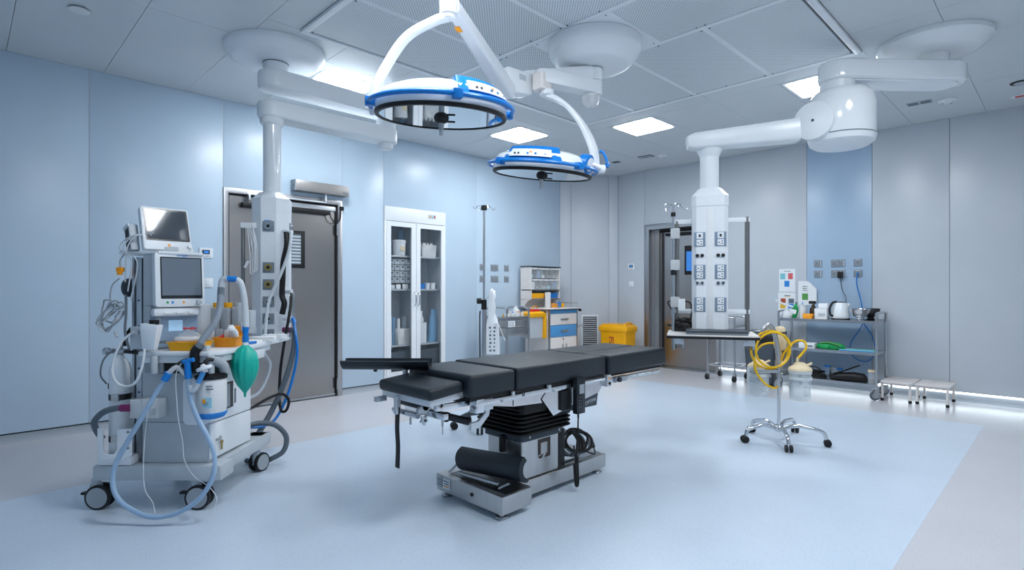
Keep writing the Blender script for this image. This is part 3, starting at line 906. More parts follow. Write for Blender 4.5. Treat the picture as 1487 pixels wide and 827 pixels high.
def pendant_right():
    px, py = 4.02, 1.927
    t = thing('ceiling_pendant', 'white power pendant with socket columns, motor housing and shelf rails on the right', 'ceiling pendant', (px, py, .88))
    cc = (5.08, .715, 0)
    part('ceiling_cover', MB().lathe([(.09, 2.895), (.25, 2.90), (.28, 2.912), (.338, 2.948), (.35, 2.965), (.35, H - .001)], cc, 48), 'white_gloss', t)
    part('post', MB().lathe([(.098, 2.83), (.098, 2.90)], cc, 28), 'white_gloss', t)
    part('post_ring', MB().lathe([(.088, 2.893), (.088, 2.902)], cc, 28), 'dgrey', t)
    a0, a1 = Vector((5.15, .66, 0)), Vector((4.56, 1.20, 0))
    part('upper_arm', MB().prism(stadium((5.14, .655), (4.545, 1.20), .13, .13), 2.68, 2.825), 'white_gloss', t, bev=.03, seg=3)
    part('arm_cover', MB().prism(stadium((5.12, .675), (4.58, 1.17), .10, .10), 2.672, 2.684), 'white', t)
    part('swivel', MB().lathe([(.115, 2.62), (.115, 2.68)], (4.54, 1.20, 0), 28), 'white', t)
    part('motor_housing', MB().lathe([(.10, 2.225), (.18, 2.235), (.213, 2.26), (.22, 2.29), (.22, 2.50), (.21, 2.57), (.18, 2.61), (.12, 2.63)], (4.56, 1.18, 0), 40), 'white_gloss', t)
    part('housing_groove', MB().lathe([(.2205, 2.282), (.2225, 2.286), (.2205, 2.29)], (4.56, 1.18, 0), 40), 'mgrey', t)
    part('housing_base', MB().lathe([(.09, 2.212), (.175, 2.22), (.21, 2.245), (.221, 2.282)], (4.56, 1.18, 0), 40), 'white', t)
    dirv = (Vector((3.93, 2.02, 0)) - Vector((4.5, 1.26, 0))).normalized()
    # pivot disc whose axis points to the lower left of the housing
    ax = Vector((-.93, .05, 0)).normalized()
    dc = Vector((4.44, 1.29, 2.385))
    part('pivot_disc', MB().cyl(dc, dc + ax * .13, .136, n=36), 'white', t, bev=.012)
    part('pivot_screw', MB().cyl(dc + ax * .131, dc + ax * .134, .010, n=10), 'dgrey', t)
    p0, p1 = Vector((4.36, 1.42, 2.345)), Vector((3.90, 2.045, 2.285))
    d = (p1 - p0).normalized()
    sd = d.cross(Vector((0, 0, 1))).normalized()
    up = sd.cross(d)
    def sect(c, w, hh):
        ps = rrect(-w, w, -hh, hh, min(w, hh) * .45, 3)
        return [c + sd * a + up * b for a, b in ps]
    part('lower_arm', MB().loft([sect(p0, .085, .082), sect(p1 - d * .05, .075, .062), sect(p1, .055, .045)]), 'white', t)
    part('arm_plate', MB().box(px - .05, px + .05, py - .035, py + .035, 2.20, 2.225, rz=-.9), 'white', t, bev=.006)
    part('collar', MB().lathe([(.066, 2.17), (.095, 2.235)], (px, py, 0), 28), 'white', t)
    part('column', MB().lathe([(.068, 1.90), (.068, 2.20)], (px, py, 0), 28), 'white', t)
    M = F((px, py, 0), RZC - .30)
    w = .128
    def ring(s, z):
        return [M @ Vector((a * s, b * s, z)) for a, b in oct_poly(w, .03)]
    part('head_cap', MB().loft([ring(1.01, 1.795), ring(1.01, 1.872), ring(.62, 1.932), ring(.5, 1.938)]), 'white', t, smooth=25)
    part('console', MB().loft([ring(.985, .885), ring(.985, 1.795)]), 'white', t, smooth=25)
    part('centre_strip', MB(M).box(-.024, .022, -w - .001, -w + .01, .89, 1.79), 'white_matt', t, bev=.002)
    for cx in (-.073, .072):
        for z in (1.55, 1.31, 1.07):
            pl = part('socket_plate', MB(M).box(cx - .040, cx + .040, -w - .004, -w + .006, z - .052, z + .052), 'plate_slate', t, bev=.002)
            for k in (-1, 1):
                md = part('socket_module', MB(M).box(cx - .022, cx + .022, -w - .007, -w - .004, z + .0255 * k - .022, z + .0255 * k + .022), 'white', pl, bev=.001)
            for k in (-1, 1):
                zz = z + .0255 * k
                if z > 1.5 and k > 0:
                    part('slot', MB(M).box(cx - .007, cx + .007, -w - .0078, -w - .0068, zz - .010, zz + .010), 'black', pl)
                else:
                    for dx, dz in ((-.010, 0), (.010, .009), (.010, -.009)):
                        part('slot', MB(M).box(cx + dx - .005, cx + dx + .005, -w - .0078, -w - .0068, zz + dz - .003, zz + dz + .003), 'black', pl)
        for z, m in ((1.43, 'dark_steel'), (1.228, 'steel')):
            for dx in (-.017, .017):
                st = part('earth_stud', MB(M).cyl((cx + dx, -w - .010, z), (cx + dx, -w + .004, z), .013, n=14), m, t)
                part('core', MB(M).cyl((cx + dx, -w - .012, z), (cx + dx, -w - .010, z), .006, n=10), 'black', st)
    # the two side rails and their brackets
    for sx, zb_, ztop in ((.262, .735, 1.715), (-.235, .735, 1.70)):
        part('rail', MB(M).cyl((sx, -.02, zb_), (sx, -.02, ztop), .017, n=14), 'rail_steel', t)
        for z in (1.695, 1.015):
            a, b = sorted((sx + (.018 if sx > 0 else -.018), .10 if sx > 0 else -.10))
            part('bracket', MB(M).box(a, b, -.035, -.005, z - .017, z + .017), 'white', t, bev=.004)
    # shelf hung on the rails
    sh = [(3.83, 2.15), (3.79, 1.50), (4.36, 1.62), (4.44, 2.26)]
    cxs, cys = sum(p[0] for p in sh) / 4, sum(p[1] for p in sh) / 4
    Ms = M
    s = part('shelf', MB(M).prism(rrect(-.30, .31, -.36, .10, .02), .838, .862), 'shelf_wood', t, bev=.003)
    part('shelf_edge', MB(M).prism(rrect(-.304, .314, -.364, .104, .022), .834, .852), 'black', s)
    for sx in (-.235, .262):
        part('shelf_bracket', MB(M).box(sx - .02, sx + .02, -.25, .04, .815, .834), 'alu_light', s, bev=.003)
        part('clamp', MB(M).box(sx - .03, sx + .05, -.06, .02, .765, .812), 'alu_light', s, bev=.004)
        part('clamp_knob', MB(M).cyl((sx + .04, -.02, .735), (sx + .04, -.02, .775), .014, n=10), 'alu', s)
    return M
MR = pendant_right()
lt = thing('laptop', 'closed dark grey laptop lying on the right pendant shelf', 'laptop', MR @ Vector((.02, -.15, .863)))
part('base', MB(MR).box(-.17, .24, -.335, -.06, .863, .877), 'mgrey', lt, bev=.005)
part('lid', MB(MR).box(-.172, .242, -.337, -.062, .878, .889), 'dgrey', lt, bev=.004)
part('hinge', MB(MR).cyl((-.10, -.058, .879), (.17, -.058, .879), .007, n=8), 'black', lt)
ck = thing('cable_bundle', 'tangled black power cable heaped on the right pendant shelf', 'cable', MR @ Vector((-.15, -.1, .863)))
for k in range(5):
    r = random.Random(k)
    pts = [(-.20 + .09 * math.cos(a) * (1 - .1 * k) + r.uniform(-.02, .02), -.02 + .045 * math.sin(a) + r.uniform(-.01, .01), .90 + .014 * k + r.uniform(-.012, .012)) for a in [2 * PI * i / 9 for i in range(9)]]
    part('coil', MB(MR).tube(pts, .007, n=6, closed=True), 'black', ck)
part('power_brick', MB(MR).box(-.27, -.15, -.06, .01, .8635, .90), 'black', ck, bev=.008)
part('lead', MB(MR).tube([(-.16, -.03, .91), (-.08, -.03, .905), (.0, -.05, .90), (.06, -.055, .915)], .006, n=6), 'black', ck)
part('plug', MB(MR).box(.05, .10, -.065, -.045, .905, .925), 'black', ck, bev=.004)
part('lead', MB(MR).tube([(-.24, -.02, .95), (-.27, -.01, 1.02), (-.30, .0, 1.085), (-.22, -.01, 1.09), (-.14, -.02, 1.08), (-.13, -.03, 1.02), (-.135, -.03, .94)], .006, n=6), 'black', ck)
# telescopic drip pole strapped to the left rail
ip = thing('drip_pole', 'telescopic steel drip pole clamped to the left rail of the right pendant', 'drip pole', MR @ Vector((-.275, -.06, .72)))
def pl_hooks(M, x, y, z, parent, m='chrome', r=.0035, s=1.):
    for a in range(4):
        an = a * PI / 2 + .5
        dx, dy = math.cos(an) * s, math.sin(an) * s
        part('hook', MB(M).tube([(x, y, z), (x + .04 * dx, y + .04 * dy, z + .008), (x + .075 * dx, y + .075 * dy, z - .002), (x + .095 * dx, y + .095 * dy, z - .03), (x + .115 * dx, y + .115 * dy, z - .028), (x + .122 * dx, y + .122 * dy, z - .004)], r, n=6), m, parent)
part('outer_tube', MB(MR).cyl((-.262, -.052, .72), (-.262, -.052, 1.36), .013, n=12), 'steel', ip)
part('inner_tube', MB(MR).cyl((-.262, -.052, 1.36), (-.262, -.052, 1.82), .009, n=12), 'steel', ip)
part('lock_collar', MB(MR).cyl((-.262, -.052, 1.29), (-.262, -.052, 1.33), .020, n=12), 'black', ip)
part('lock_collar', MB(MR).cyl((-.262, -.052, 1.735), (-.262, -.052, 1.765), .018, n=12), 'black', ip)
for z in (1.60, 1.36, 1.08):
    part('tape_wrap', MB(MR).box(-.282, -.214, -.072, .0, z - .035, z + .045), 'clear_white', ip, bev=.008)
part('loose_tape', MB(MR).box(-.225, -.175, -.075, -.072, 1.02, 1.11), 'paper', ip)
pl_hooks(MR, -.262, -.052, 1.82, ip)

# ------------------------------------------------------------------ surgical lamp pair on its common ceiling mount
def arc_arm(name, pts, w, th, m, parent, k=6):
    """swept flat bar"""
    pts = catmull(pts, k)
    rings = []
    for i, p in enumerate(pts):
        a, b = pts[max(0, i - 1)], pts[min(len(pts) - 1, i + 1)]
        d = (b - a).normalized()
        s = d.cross(Vector((0, 0, 1)))
        s = s.normalized() if s.length > .05 else Vector((0.7, -.7, 0))
        if i and s.dot(prev) < 0: s = -s
        prev = s
        n = s.cross(d)
        rings.append([p + s * a_ + n * b_ for a_, b_ in rrect(-w, w, -th, th, th * .6, 2)])
    return part(name, MB().loft(rings), m, parent)

def lamp_head(t, M, R, tilt_name, panel_ang, yoke_ang):
    """a round lamp head built around local origin: underside at z = 0"""
    body = part('lamp_body', MB(M).lathe([(R * .93, .004), (R * .985, .012), (R, .035), (R * .985, .075), (R * .92, .105), (R * .70, .135), (R * .35, .150), (.001, .155)], n=64), 'white_gloss', t, smooth=50)
    part('rim_seal', MB(M).lathe([(R * .935, .0), (R * .935, -.005), (R * .985, -.005), (R * 1.0, .004), (R * 1.0, .013), (R * .96, .013), (R * .935, .008)], n=64, ring=True), 'black', body)
    part('cover_glass', MB(M).lathe([(.001, -.001), (R * .94, -.001), (R * .94, .003)], n=64), 'mirror', body)
    pts = [(R * 1.09 * math.cos(a), R * 1.09 * math.sin(a), .045) for a in [2 * PI * i / 48 for i in range(48)]]
    hr = part('hand_rail', MB(M).tube(pts, .0115, n=10, k=0, closed=True), 'blue', t)
    for i in range(4):
        a = panel_ang + .95 + i * PI / 2
        c = Vector((math.cos(a), math.sin(a), 0))
        Q = M @ Matrix.Rotation(a, 4, 'Z')
        part('rail_clip', MB(Q).box(R * .97, R * 1.135, -.022, .022, .024, .066), 'blue', hr, bev=.006)
    # control panel: a blue frame with a white keypad on the side of the body
    n = 10
    def band(r0, r1, z0, z1, a0, a1, kk=10, slope=.75):
        mb = MB(M)
        ring = []
        for i in range(kk + 1):
            a = a0 + (a1 - a0) * i / kk
            c_, s_ = math.cos(a), math.sin(a)
            ring.append([Vector((r1 * c_, r1 * s_, z0)), Vector(((r1 - (z1 - z0) * slope) * c_, (r1 - (z1 - z0) * slope) * s_, z1)), Vector((r0 * c_, r0 * s_, z1)), Vector((r0 * c_, r0 * s_, z0))])
        return mb.loft(ring)
    cp = part('control_panel', band(R * .66, R * 1.045, .050, .146, panel_ang - .60, panel_ang + .60), 'blue', t, bev=.004)
    kp = part('keypad', band(R * .72, R * 1.034, .074, .122, panel_ang - .44, panel_ang + .40), 'white', cp)
    for i, (da, m) in enumerate(((-.32, 'dgrey'), (-.24, 'dgrey'), (-.05, 'blue'), (.0, 'orange'), (.10, 'blue'), (.28, 'lgrey'))):
        Q = M @ Matrix.Rotation(panel_ang + da, 4, 'Z')
        zz = .099 if m == 'orange' else .090
        rr = R * 1.034 - (zz - .074) * .75 + .001
        part('key', MB(Q).cyl((rr - .004, 0, zz), (rr + .002, 0, zz + .0015), .007, n=10), m, kp)
    part('handle_boss', MB(M).lathe([(.001, -.028), (.022, -.026), (.034, -.016), (.040, .004)], n=24), 'black', t)
    part('handle_wing', MB(M).box(-.01, .07, -.008, .008, -.022, -.014), 'black', t, bev=.003)
    part('handle_pin', MB(M).lathe([(.008, -.088), (.0105, -.084), (.0105, -.06), (.013, -.058), (.013, -.026)], n=14), 'steel', t)
    # round bearing where the yoke grips the body
    Q = M @ Matrix.Rotation(yoke_ang, 4, 'Z')
    by = part('yoke_bearing', MB(Q).cyl((R * .86, 0, .078), (R * 1.03, 0, .070), .062, n=24), 'blue', t, bev=.006)
    part('bearing_cap', MB(Q).cyl((R * 1.03, 0, .070), (R * 1.045, 0, .069), .042, n=24), 'white', by)
    return M

sl = thing('surgical_lamp', 'ceiling mounted twin surgical lamp with two round blue railed heads', 'surgical lamp', (3.29, 2.456, 1.9))
hc = (3.29, 2.456, 0)
part('mount_cover', MB().lathe([(.14, 2.795), (.235, 2.80), (.262, 2.815), (.325, 2.885), (.336, 2.91), (.336, H - .026)], hc, 40), 'white', sl, smooth=30)
part('hub', MB().lathe([(.056, 2.70), (.056, 2.80)], hc, 24), 'white', sl)
part('hub_ring', MB().lathe([(.062, 2.785), (.062, 2.80)], hc, 24), 'lgrey', sl)
part('hub', MB().lathe([(.056, 2.595), (.056, 2.696)], hc, 24), 'white', sl)
part('camera_dome', MB().lathe([(.001, 2.502), (.03, 2.510), (.055, 2.535), (.066, 2.575), (.066, 2.595)], (3.27, 2.475, 0), 24), 'clear_white', sl)
part('camera_eye', MB().cyl((3.25, 2.48, 2.54), (3.25, 2.48, 2.59), .012, n=12), 'dgrey', sl)
# arm of the smaller lamp
kn = Vector((2.865, 2.580, 0))
part('swing_arm', MB().prism(stadium((hc[0], hc[1]), (kn.x, kn.y), .055, .058), 2.598, 2.694), 'white', sl, bev=.012)
part('knuckle', MB().prism(rrect(kn.x - .065, kn.x + .05, kn.y - .05, kn.y + .05, .02), 2.552, 2.668), 'warm_white', sl, bev=.012)
part('swivel', MB().lathe([(.035, 2.515), (.05, 2.525), (.05, 2.555)], (kn.x + .02, kn.y - .02, 0), 24), 'white', sl)
arc_arm('yoke_arm', [(2.885, 2.56, 2.52), (2.93, 2.50, 2.49), (2.96, 2.42, 2.42), (2.985, 2.32, 2.28), (2.985, 2.24, 2.12), (2.985, 2.22, 1.985)], .034, .018, 'white', sl)
# arm of the larger lamp: flared extension, elbow box, spring arm towards the viewer
ex = Vector((2.66, 2.66, 0))
def abox(p, q, w, z0, z1, z2, z3):
    p, q = Vector((p[0], p[1], 0)), Vector((q[0], q[1], 0))
    d = (q - p).normalized(); n = Vector((-d.y, d.x, 0)) * w
    return [[p + n + V(0, 0, z0), p - n + V(0, 0, z0), p - n + V(0, 0, z1), p + n + V(0, 0, z1)], [q + n + V(0, 0, z2), q - n + V(0, 0, z2), q - n + V(0, 0, z3), q + n + V(0, 0, z3)]]
part('extension_arm', MB().loft(abox((3.27, 2.47), (2.80, 2.72), .052, 2.70, 2.80, 2.60, 2.70)), 'white', sl, bev=.008)
part('elbow', MB().loft(abox((2.83, 2.70), (2.60, 2.71), .06, 2.535, 2.68, 2.50, 2.675)), 'white', sl, bev=.012)
part('rating_label', MB(F((2.735, 2.643, 2.63), -.04)).box(-.035, .025, -.002, .0, -.018, .018), 'lgrey', sl)
sp0, sp1 = Vector((2.63, 2.69, 2.52)), Vector((1.775, 2.215, 2.615))
d = (sp1 - sp0).normalized(); sd = d.cross(V(0, 0, 1)).normalized(); up = sd.cross(d)
def sec(c, w, hh):
    return [c + sd * a + up * b for a, b in rrect(-w, w, -hh, hh, min(w, hh) * .5, 3)]
part('spring_arm', MB().loft([sec(sp0, .055, .055), sec(sp0.lerp(sp1, .5), .045, .045), sec(sp1, .036, .036)]), 'white', sl)
q = sp0.lerp(sp1, .86)
part('warning_label', MB().cbox(q - up * .040 + sd * .02, (.05, .03, .004), Matrix((d, sd, up)).transposed()), 'orange', sl, bev=.001)
k1 = Vector((1.752, 2.22, 0))
part('knuckle', MB().lathe([(.030, 2.545), (.036, 2.55), (.036, 2.565), (.044, 2.57), (.046, 2.72), (.03, 2.735)], k1, 24), 'white', sl)
R1 = .330
ctr1 = Vector((1.722, 2.238, 2.045))
ctr1 = Vector((1.722, 2.238, 2.045))
M1 = Matrix.Translation(ctr1) @ Matrix.Rotation(RZC, 4, 'Z') @ Matrix.Rotation(.035, 4, 'Y') @ Matrix.Rotation(.11, 4, 'X')
# local x = picture right, local y = away from the viewer
lamp_head(sl, M1, R1, 'a', -.62, PI * .83)
arc_arm('yoke_arm', [(1.752, 2.222, 2.558), (1.70, 2.275, 2.535), (1.60, 2.375, 2.45), (1.525, 2.47, 2.28), (1.495, 2.52, 2.16), (1.49, 2.53, 2.10)], .030, .017, 'white', sl)
part('yoke_end', MB().cyl((1.49, 2.53, 2.10), (1.56, 2.45, 2.11), .03, n=16), 'white', sl)
R2 = .325
M2 = Matrix.Translation((2.712, 2.45, 1.930)) @ Matrix.Rotation(RZC, 4, 'Z') @ Matrix.Rotation(.085, 4, 'Y') @ Matrix.Rotation(.10, 4, 'X')
lamp_head(sl, M2, R2, 'b', -1.86, -.55)
e0 = M2 @ Vector((R2 * 1.03 * math.cos(-.55), R2 * 1.03 * math.sin(-.55), .07))
e1 = Vector((2.99, 2.20, 1.975))
part('yoke_end', MB().tube([e0, e0.lerp(e1, .5), e1], .026, n=12, k=3, flat=.8), 'white', sl)
part('yoke_pivot', MB().cyl(e1 + V(-.05, .03, 0), e1 + V(.035, -.02, 0), .030, n=18), 'white', sl)
arc_arm('grip', [(3.02, 2.21, 2.10), (3.035, 2.19, 2.085), (3.05, 2.17, 2.02), (3.045, 2.17, 1.99)], .016, .010, 'blue', sl)
# ------------------------------------------------------------------ operating table (runs along the blue wall)
mat('steel_polished', 'dfe2e6', .16, metal=1, noise=.02, nscale=20)
mat('logo_brown', '3a332f', .45, noise=.05, nscale=30)
ot = thing('operating_table', 'black padded operating table on a steel column and base', 'operating table', (2.4, 2.3, 0))
def pad(name, x0, x1, y0, y1, z0, z1, parent, bev=.022):
    return part(name, MB().box(x0, x1, y0, y1, z0, z1), 'pad', parent, bev=bev, seg=3, smooth=50)
# padding
pad('back_pad', 1.735, 2.046, 2.03, 2.55, .655, .765, ot)
# seat pad with the step in its far edge joint
pb = MB().prism([(2.054, 2.03), (2.84, 2.03), (2.84, 2.14), (2.82, 2.18), (2.82, 2.40), (2.84, 2.44), (2.84, 2.55), (2.054, 2.55)], .655, .770)
part('seat_pad', pb, 'pad', ot, bev=.018, seg=3, smooth=50)
pad('leg_pad', 2.862, 3.55, 2.02, 2.28, .650, .768, ot)
pad('leg_pad', 2.862, 3.55, 2.288, 2.56, .650, .768, ot)
part('seat_button', MB().lathe([(.001, .774), (.012, .773), (.016, .770)], (2.40, 2.29, 0), 16), 'mgrey', ot)
# frame below the pads
part('pad_board', MB().box(1.75, 2.84, 2.05, 2.53, .635, .656), 'black', ot)
part('leg_board', MB().box(2.88, 3.52, 2.05, 2.53, .632, .651), 'black', ot)
for y in (2.045, 2.515):
    part('side_rail', MB().box(1.78, 2.10, y - .008, y + .008, .610, .632), 'steel_polished', ot, bev=.002)
    part('side_rail', MB().box(2.12, 2.84, y - .008, y + .008, .612, .634), 'steel_polished', ot, bev=.002)
    part('side_rail', MB().box(2.90, 3.50, y - .008, y + .008, .598, .622), 'steel_polished', ot, bev=.002)
    for x in (1.95, 2.35, 2.62, 2.80, 3.02, 3.2, 3.4):
        part('rail_screw', MB().cyl((x, y - .008, .616), (x, y - .0125, .616), .008, n=10), 'alu', ot)
part('leg_beam', MB().box(2.89, 3.50, 2.06, 2.09, .588, .612, taper=.97), 'alu_light', ot, bev=.003)
part('leg_beam', MB().box(2.89, 3.50, 2.47, 2.50, .588, .612, taper=.97), 'alu_light', ot, bev=.003)
hj = part('leg_joint', MB().box(2.852, 2.895, 2.03, 2.07, .575, .648), 'alu_light', ot, bev=.004)
part('warning_mark', MB().prism([(2.865, .622), (2.882, .622), (2.8735, .637)], 2.027, 2.03, 'y'), 'orange', hj)
part('joint_bolt', MB().cyl((2.874, 2.022, .595), (2.874, 2.03, .595), .009, n=10), 'dark_steel', hj)
lk = part('locking_lever', MB().box(2.93, 3.06, 2.02, 2.05, .592, .628), 'alu', ot, bev=.006)
part('lever_knob', MB().cyl((2.96, 2.005, .61), (2.96, 2.03, .61), .016, n=12), 'dark_steel', lk)
part('joint_bolt', MB().lathe([(.014, .0), (.014, .02)], (2.31, 2.035, .632), 12), 'alu_light', ot)
part('joint_bolt', MB().lathe([(.010, .0), (.010, .02)], (2.03, 2.035, .632), 12), 'alu_light', ot)
# polished side covers
for y, s in ((2.062, -1), (2.498, 1)):
    a, b = sorted((y, y + .012 * s * -1))
    part('side_cover', MB().prism([(1.88, .61), (1.885, .592), (1.93, .588), (2.06, .566), (2.285, .553), (2.27, .575), (2.31, .612)], a, b, 'y'), 'steel_polished', ot)
    part('cover_slot', MB().box(2.055, 2.060, a - .001, b + .001, .570, .60), 'black', ot)
    part('side_cover', MB().prism([(2.315, .612), (2.278, .575), (2.375, .468), (2.55, .505), (2.80, .545), (2.87, .612)], a - .004, b + .004, 'y'), 'steel_polished', ot)
    w = part('name_wedge', MB().prism([(2.40, .472), (2.785, .468), (2.80, .545), (2.55, .505)], a + .001, b + .003, 'y'), 'dgrey', ot)
    if s < 0:
        text('lettering', 'OPTIMA', .030, frame_xz((2.725, a - .0005, .500), (1, 0, .12), (-.12, 0, 1)), 'lgrey', w)
part('column_head', MB().box(2.16, 2.62, 2.08, 2.48, .50, .635), 'black_soft', ot, bev=.01)
# bellows
rings = []
z = .375
folds = [(0, .0)]
prof = []
for i in range(7):
    prof += [(.93, z), (1.0, z + .006), (1.0, z + .012), (.90, z + .022)]
    z += .0235
for s, zz in prof:
    rings.append([Vector((2.37 + a * s * 1.0, 2.285 + b * s, zz)) for a, b in rrect(-.225, .225, -.195, .195, .05, 4)])
part('bellows', MB().loft(rings), 'black_soft', ot, smooth=40)
# column with its black collar, and logo
part('column', MB().prism(rrect(2.2, 2.53, 2.14, 2.43, .03, 4), .125, .345), 'steel_brushed', ot)
part('column_collar', MB().prism(rrect(2.185, 2.545, 2.125, 2.445, .035, 4), .335, .378), 'dgrey', ot, bev=.004)
for x, y in ((2.25, 2.124), (2.50, 2.124)):
    part('collar_screw', MB().cyl((x, y, .357), (x, y - .003, .357), .007, n=10), 'alu', ot)
part('column_back', MB().box(2.53, 2.60, 2.16, 2.41, .125, .34), 'black', ot, bev=.01)
part('release_handle', MB().box(2.155, 2.19, 2.25, 2.275, .265, .36), 'black', ot, bev=.006)
y = 2.139
lg = part('maker_emblem', MB().prism([(2.335, .325), (2.44, .325), (2.44, .215), (2.335 + .055, .215), (2.335 + .073, .238), (2.417, .238), (2.417, .302), (2.358, .302), (2.358, .235), (2.335, .235)], y - .001, y + .002, 'y'), 'logo_brown', ot)
part('maker_emblem', MB().prism([(2.335, .228), (2.352, .228), (2.380, .238), (2.368, .215), (2.345, .215)], y - .001, y + .002, 'y'), 'logo_brown', ot)
# base
part('base_block', MB().box(1.945, 2.165, 2.025, 2.575, .032, .128, taper=.985), 'steel_brushed', ot, bev=.006)
part('base_cover', MB().box(1.985, 2.16, 2.04, 2.50, .1285, .131), 'dark_steel', ot)
part('base_beam', MB().box(2.165, 2.97, 2.125, 2.46, .032, .118), 'steel_brushed', ot, bev=.008)
part('base_beam_top', MB().box(2.60, 2.955, 2.16, 2.43, .118, .124), 'alu', ot, bev=.002)
for x, y in ((1.985, 2.075), (1.985, 2.525), (2.92, 2.165), (2.92, 2.42)):
    f = part('foot', MB().lathe([(.032, .001), (.034, .006), (.030, .012), (.014, .014), (.014, .034)], (x, y, 0), 20), 'steel', ot)
    part('foot_pad', MB().lathe([(.030, .0), (.030, .004)], (x, y, 0), 20), 'rubber', f)
part('base_socket', MB().cyl((1.944, 2.262, .082), (1.9405, 2.262, .082), .010, n=14), 'black', ot)
for y0, y1, m in ((2.522, 2.566, 'lgrey'), (2.448, 2.510, 'white')):
    st = part('rating_sticker', MB().box(1.9405, 1.9445, y0, y1, .056, .112), m, ot)
    for i in range(3):
        part('print_line', MB().box(1.9400, 1.9406, y0 + .006, y1 - .006 - .008 * (i % 2), .068 + .014 * i, .074 + .014 * i), 'mgrey' if i else ('orange' if m == 'white' else 'mgrey'), st)
# headrest and the rods that carry it
MH = Matrix.Translation((1.63, 2.29, .695)) @ Matrix.Rotation(-.10, 4, 'Y')
hr = part('headrest', MB(MH).box(-.105, .10, -.22, .22, -.022, .033), 'pad', ot, bev=.02, seg=3, smooth=50)
part('headrest_plate', MB(MH).box(-.095, .11, -.205, .205, -.052, -.021), 'alu_light', hr, bev=.003)
part('headrest_strut', MB().box(1.52, 1.545, 2.335, 2.36, .565, .655), 'alu_light', ot, bev=.003)
for y in (2.13, 2.45):
    part('support_bar', MB().box(1.60, 1.90, y - .012, y + .012, .600, .628), 'steel_polished', ot, bev=.003)
part('end_block', MB().box(1.79, 1.84, 2.045, 2.10, .572, .640), 'steel_polished', ot, bev=.003)
part('end_block', MB().box(1.84, 1.90, 2.045, 2.09, .580, .634), 'alu_light', ot, bev=.003)
part('cross_rod', MB().cyl((1.83, 2.10, .61), (1.83, 2.54, .61), .013, n=12), 'black', ot)
part('lower_rail', MB().box(1.66, 1.69, 2.14, 2.47, .545, .575), 'steel_polished', ot, bev=.002)
part('lower_rail', MB().box(1.80, 1.83, 2.13, 2.50, .50, .53), 'dark_steel', ot, bev=.002)
part('lower_bracket', MB().prism([(1.78, .488), (1.84, .492), (1.90, .545), (1.915, .625), (1.885, .625), (1.875, .56), (1.83, .525), (1.78, .522)], 2.075, 2.09, 'y'), 'alu_light', ot, bev=.002)
part('cross_rod', MB().cyl((1.56, 2.21, .572), (1.56, 2.42, .572), .014, n=12), 'steel_polished', ot)
part('cross_rod', MB().cyl((1.60, 2.20, .612), (1.60, 2.44, .612), .019, n=12), 'dark_steel', ot)
part('hinge_link', MB().prism(stadium((1.575, .595), (1.66, .632), .02, .018, 6), 2.20, 2.222, 'y'), 'alu', ot, bev=.003)
part('rail_stub', MB().box(1.46, 1.52, 2.42, 2.445, .622, .648), 'alu', ot, bev=.003)
for x, y, z in ((1.63, 2.13, .63), (1.575, 2.185, .555)):
    kb = part('star_knob', MB().prism([(x + (.026 if i % 2 else .014) * math.cos(PI * i / 5 + .3), z + (.026 if i % 2 else .014) * math.sin(PI * i / 5 + .3)) for i in range(10)], y - .012, y + .006, 'y'), 'alu_light', ot, bev=.003)
    part('knob_hub', MB().cyl((x, y - .013, z), (x, y - .0155, z), .007, n=12), 'black', kb)
part('peg', MB().cyl((1.70, 2.20, .50), (1.70, 2.20, .545), .006, n=10).cyl((1.70, 2.20, .46), (1.70, 2.20, .50), .003, n=8), 'steel', ot)
part('peg', MB().cyl((1.60, 2.33, .505), (1.60, 2.33, .56), .006, n=10), 'steel', ot)
part('clamp_wheel', MB().lathe([(.022, -.012), (.026, -.008), (.026, .008), (.022, .012)], (1.80, 2.30, .515), 16, Matrix.Rotation(PI / 2, 3, 'X')), 'black', ot)
part('belt', MB().tube([(1.535, 2.345, .60), (1.532, 2.347, .50), (1.535, 2.344, .40), (1.532, 2.345, .30)], .020, n=8, flat=.12), 'black', ot)

ab = thing('arm_board', 'black curved arm rest reaching out from the head end of the table', 'arm rest', (1.62, 2.57, .64))
M = F((1.615, 2.575, 0), RZC - .03)
tr = []
for x in (-.235, -.225, .20, .235):
    k = .75 if x == -.235 else 1
    outer = [(.068 * k * math.cos(a), .028 - .050 * k * math.sin(a)) for a in [PI * i / 10 for i in range(11)]]
    inner = [(.056 * k * math.cos(a), .032 - .038 * k * math.sin(a)) for a in [PI * (10 - i) / 10 for i in range(11)]]
    tr.append([Vector((x, a, .775 + b)) for a, b in outer + inner])
part('trough', MB(M).loft(tr), 'pad', ab, smooth=50)
part('mount_post', MB(M).cyl((.10, 0, .62), (.10, 0, .755), .014, n=12), 'steel', ab)
part('stud', MB(M).cyl((-.06, 0, .742), (-.06, 0, .756), .010, n=10), 'black', ab)

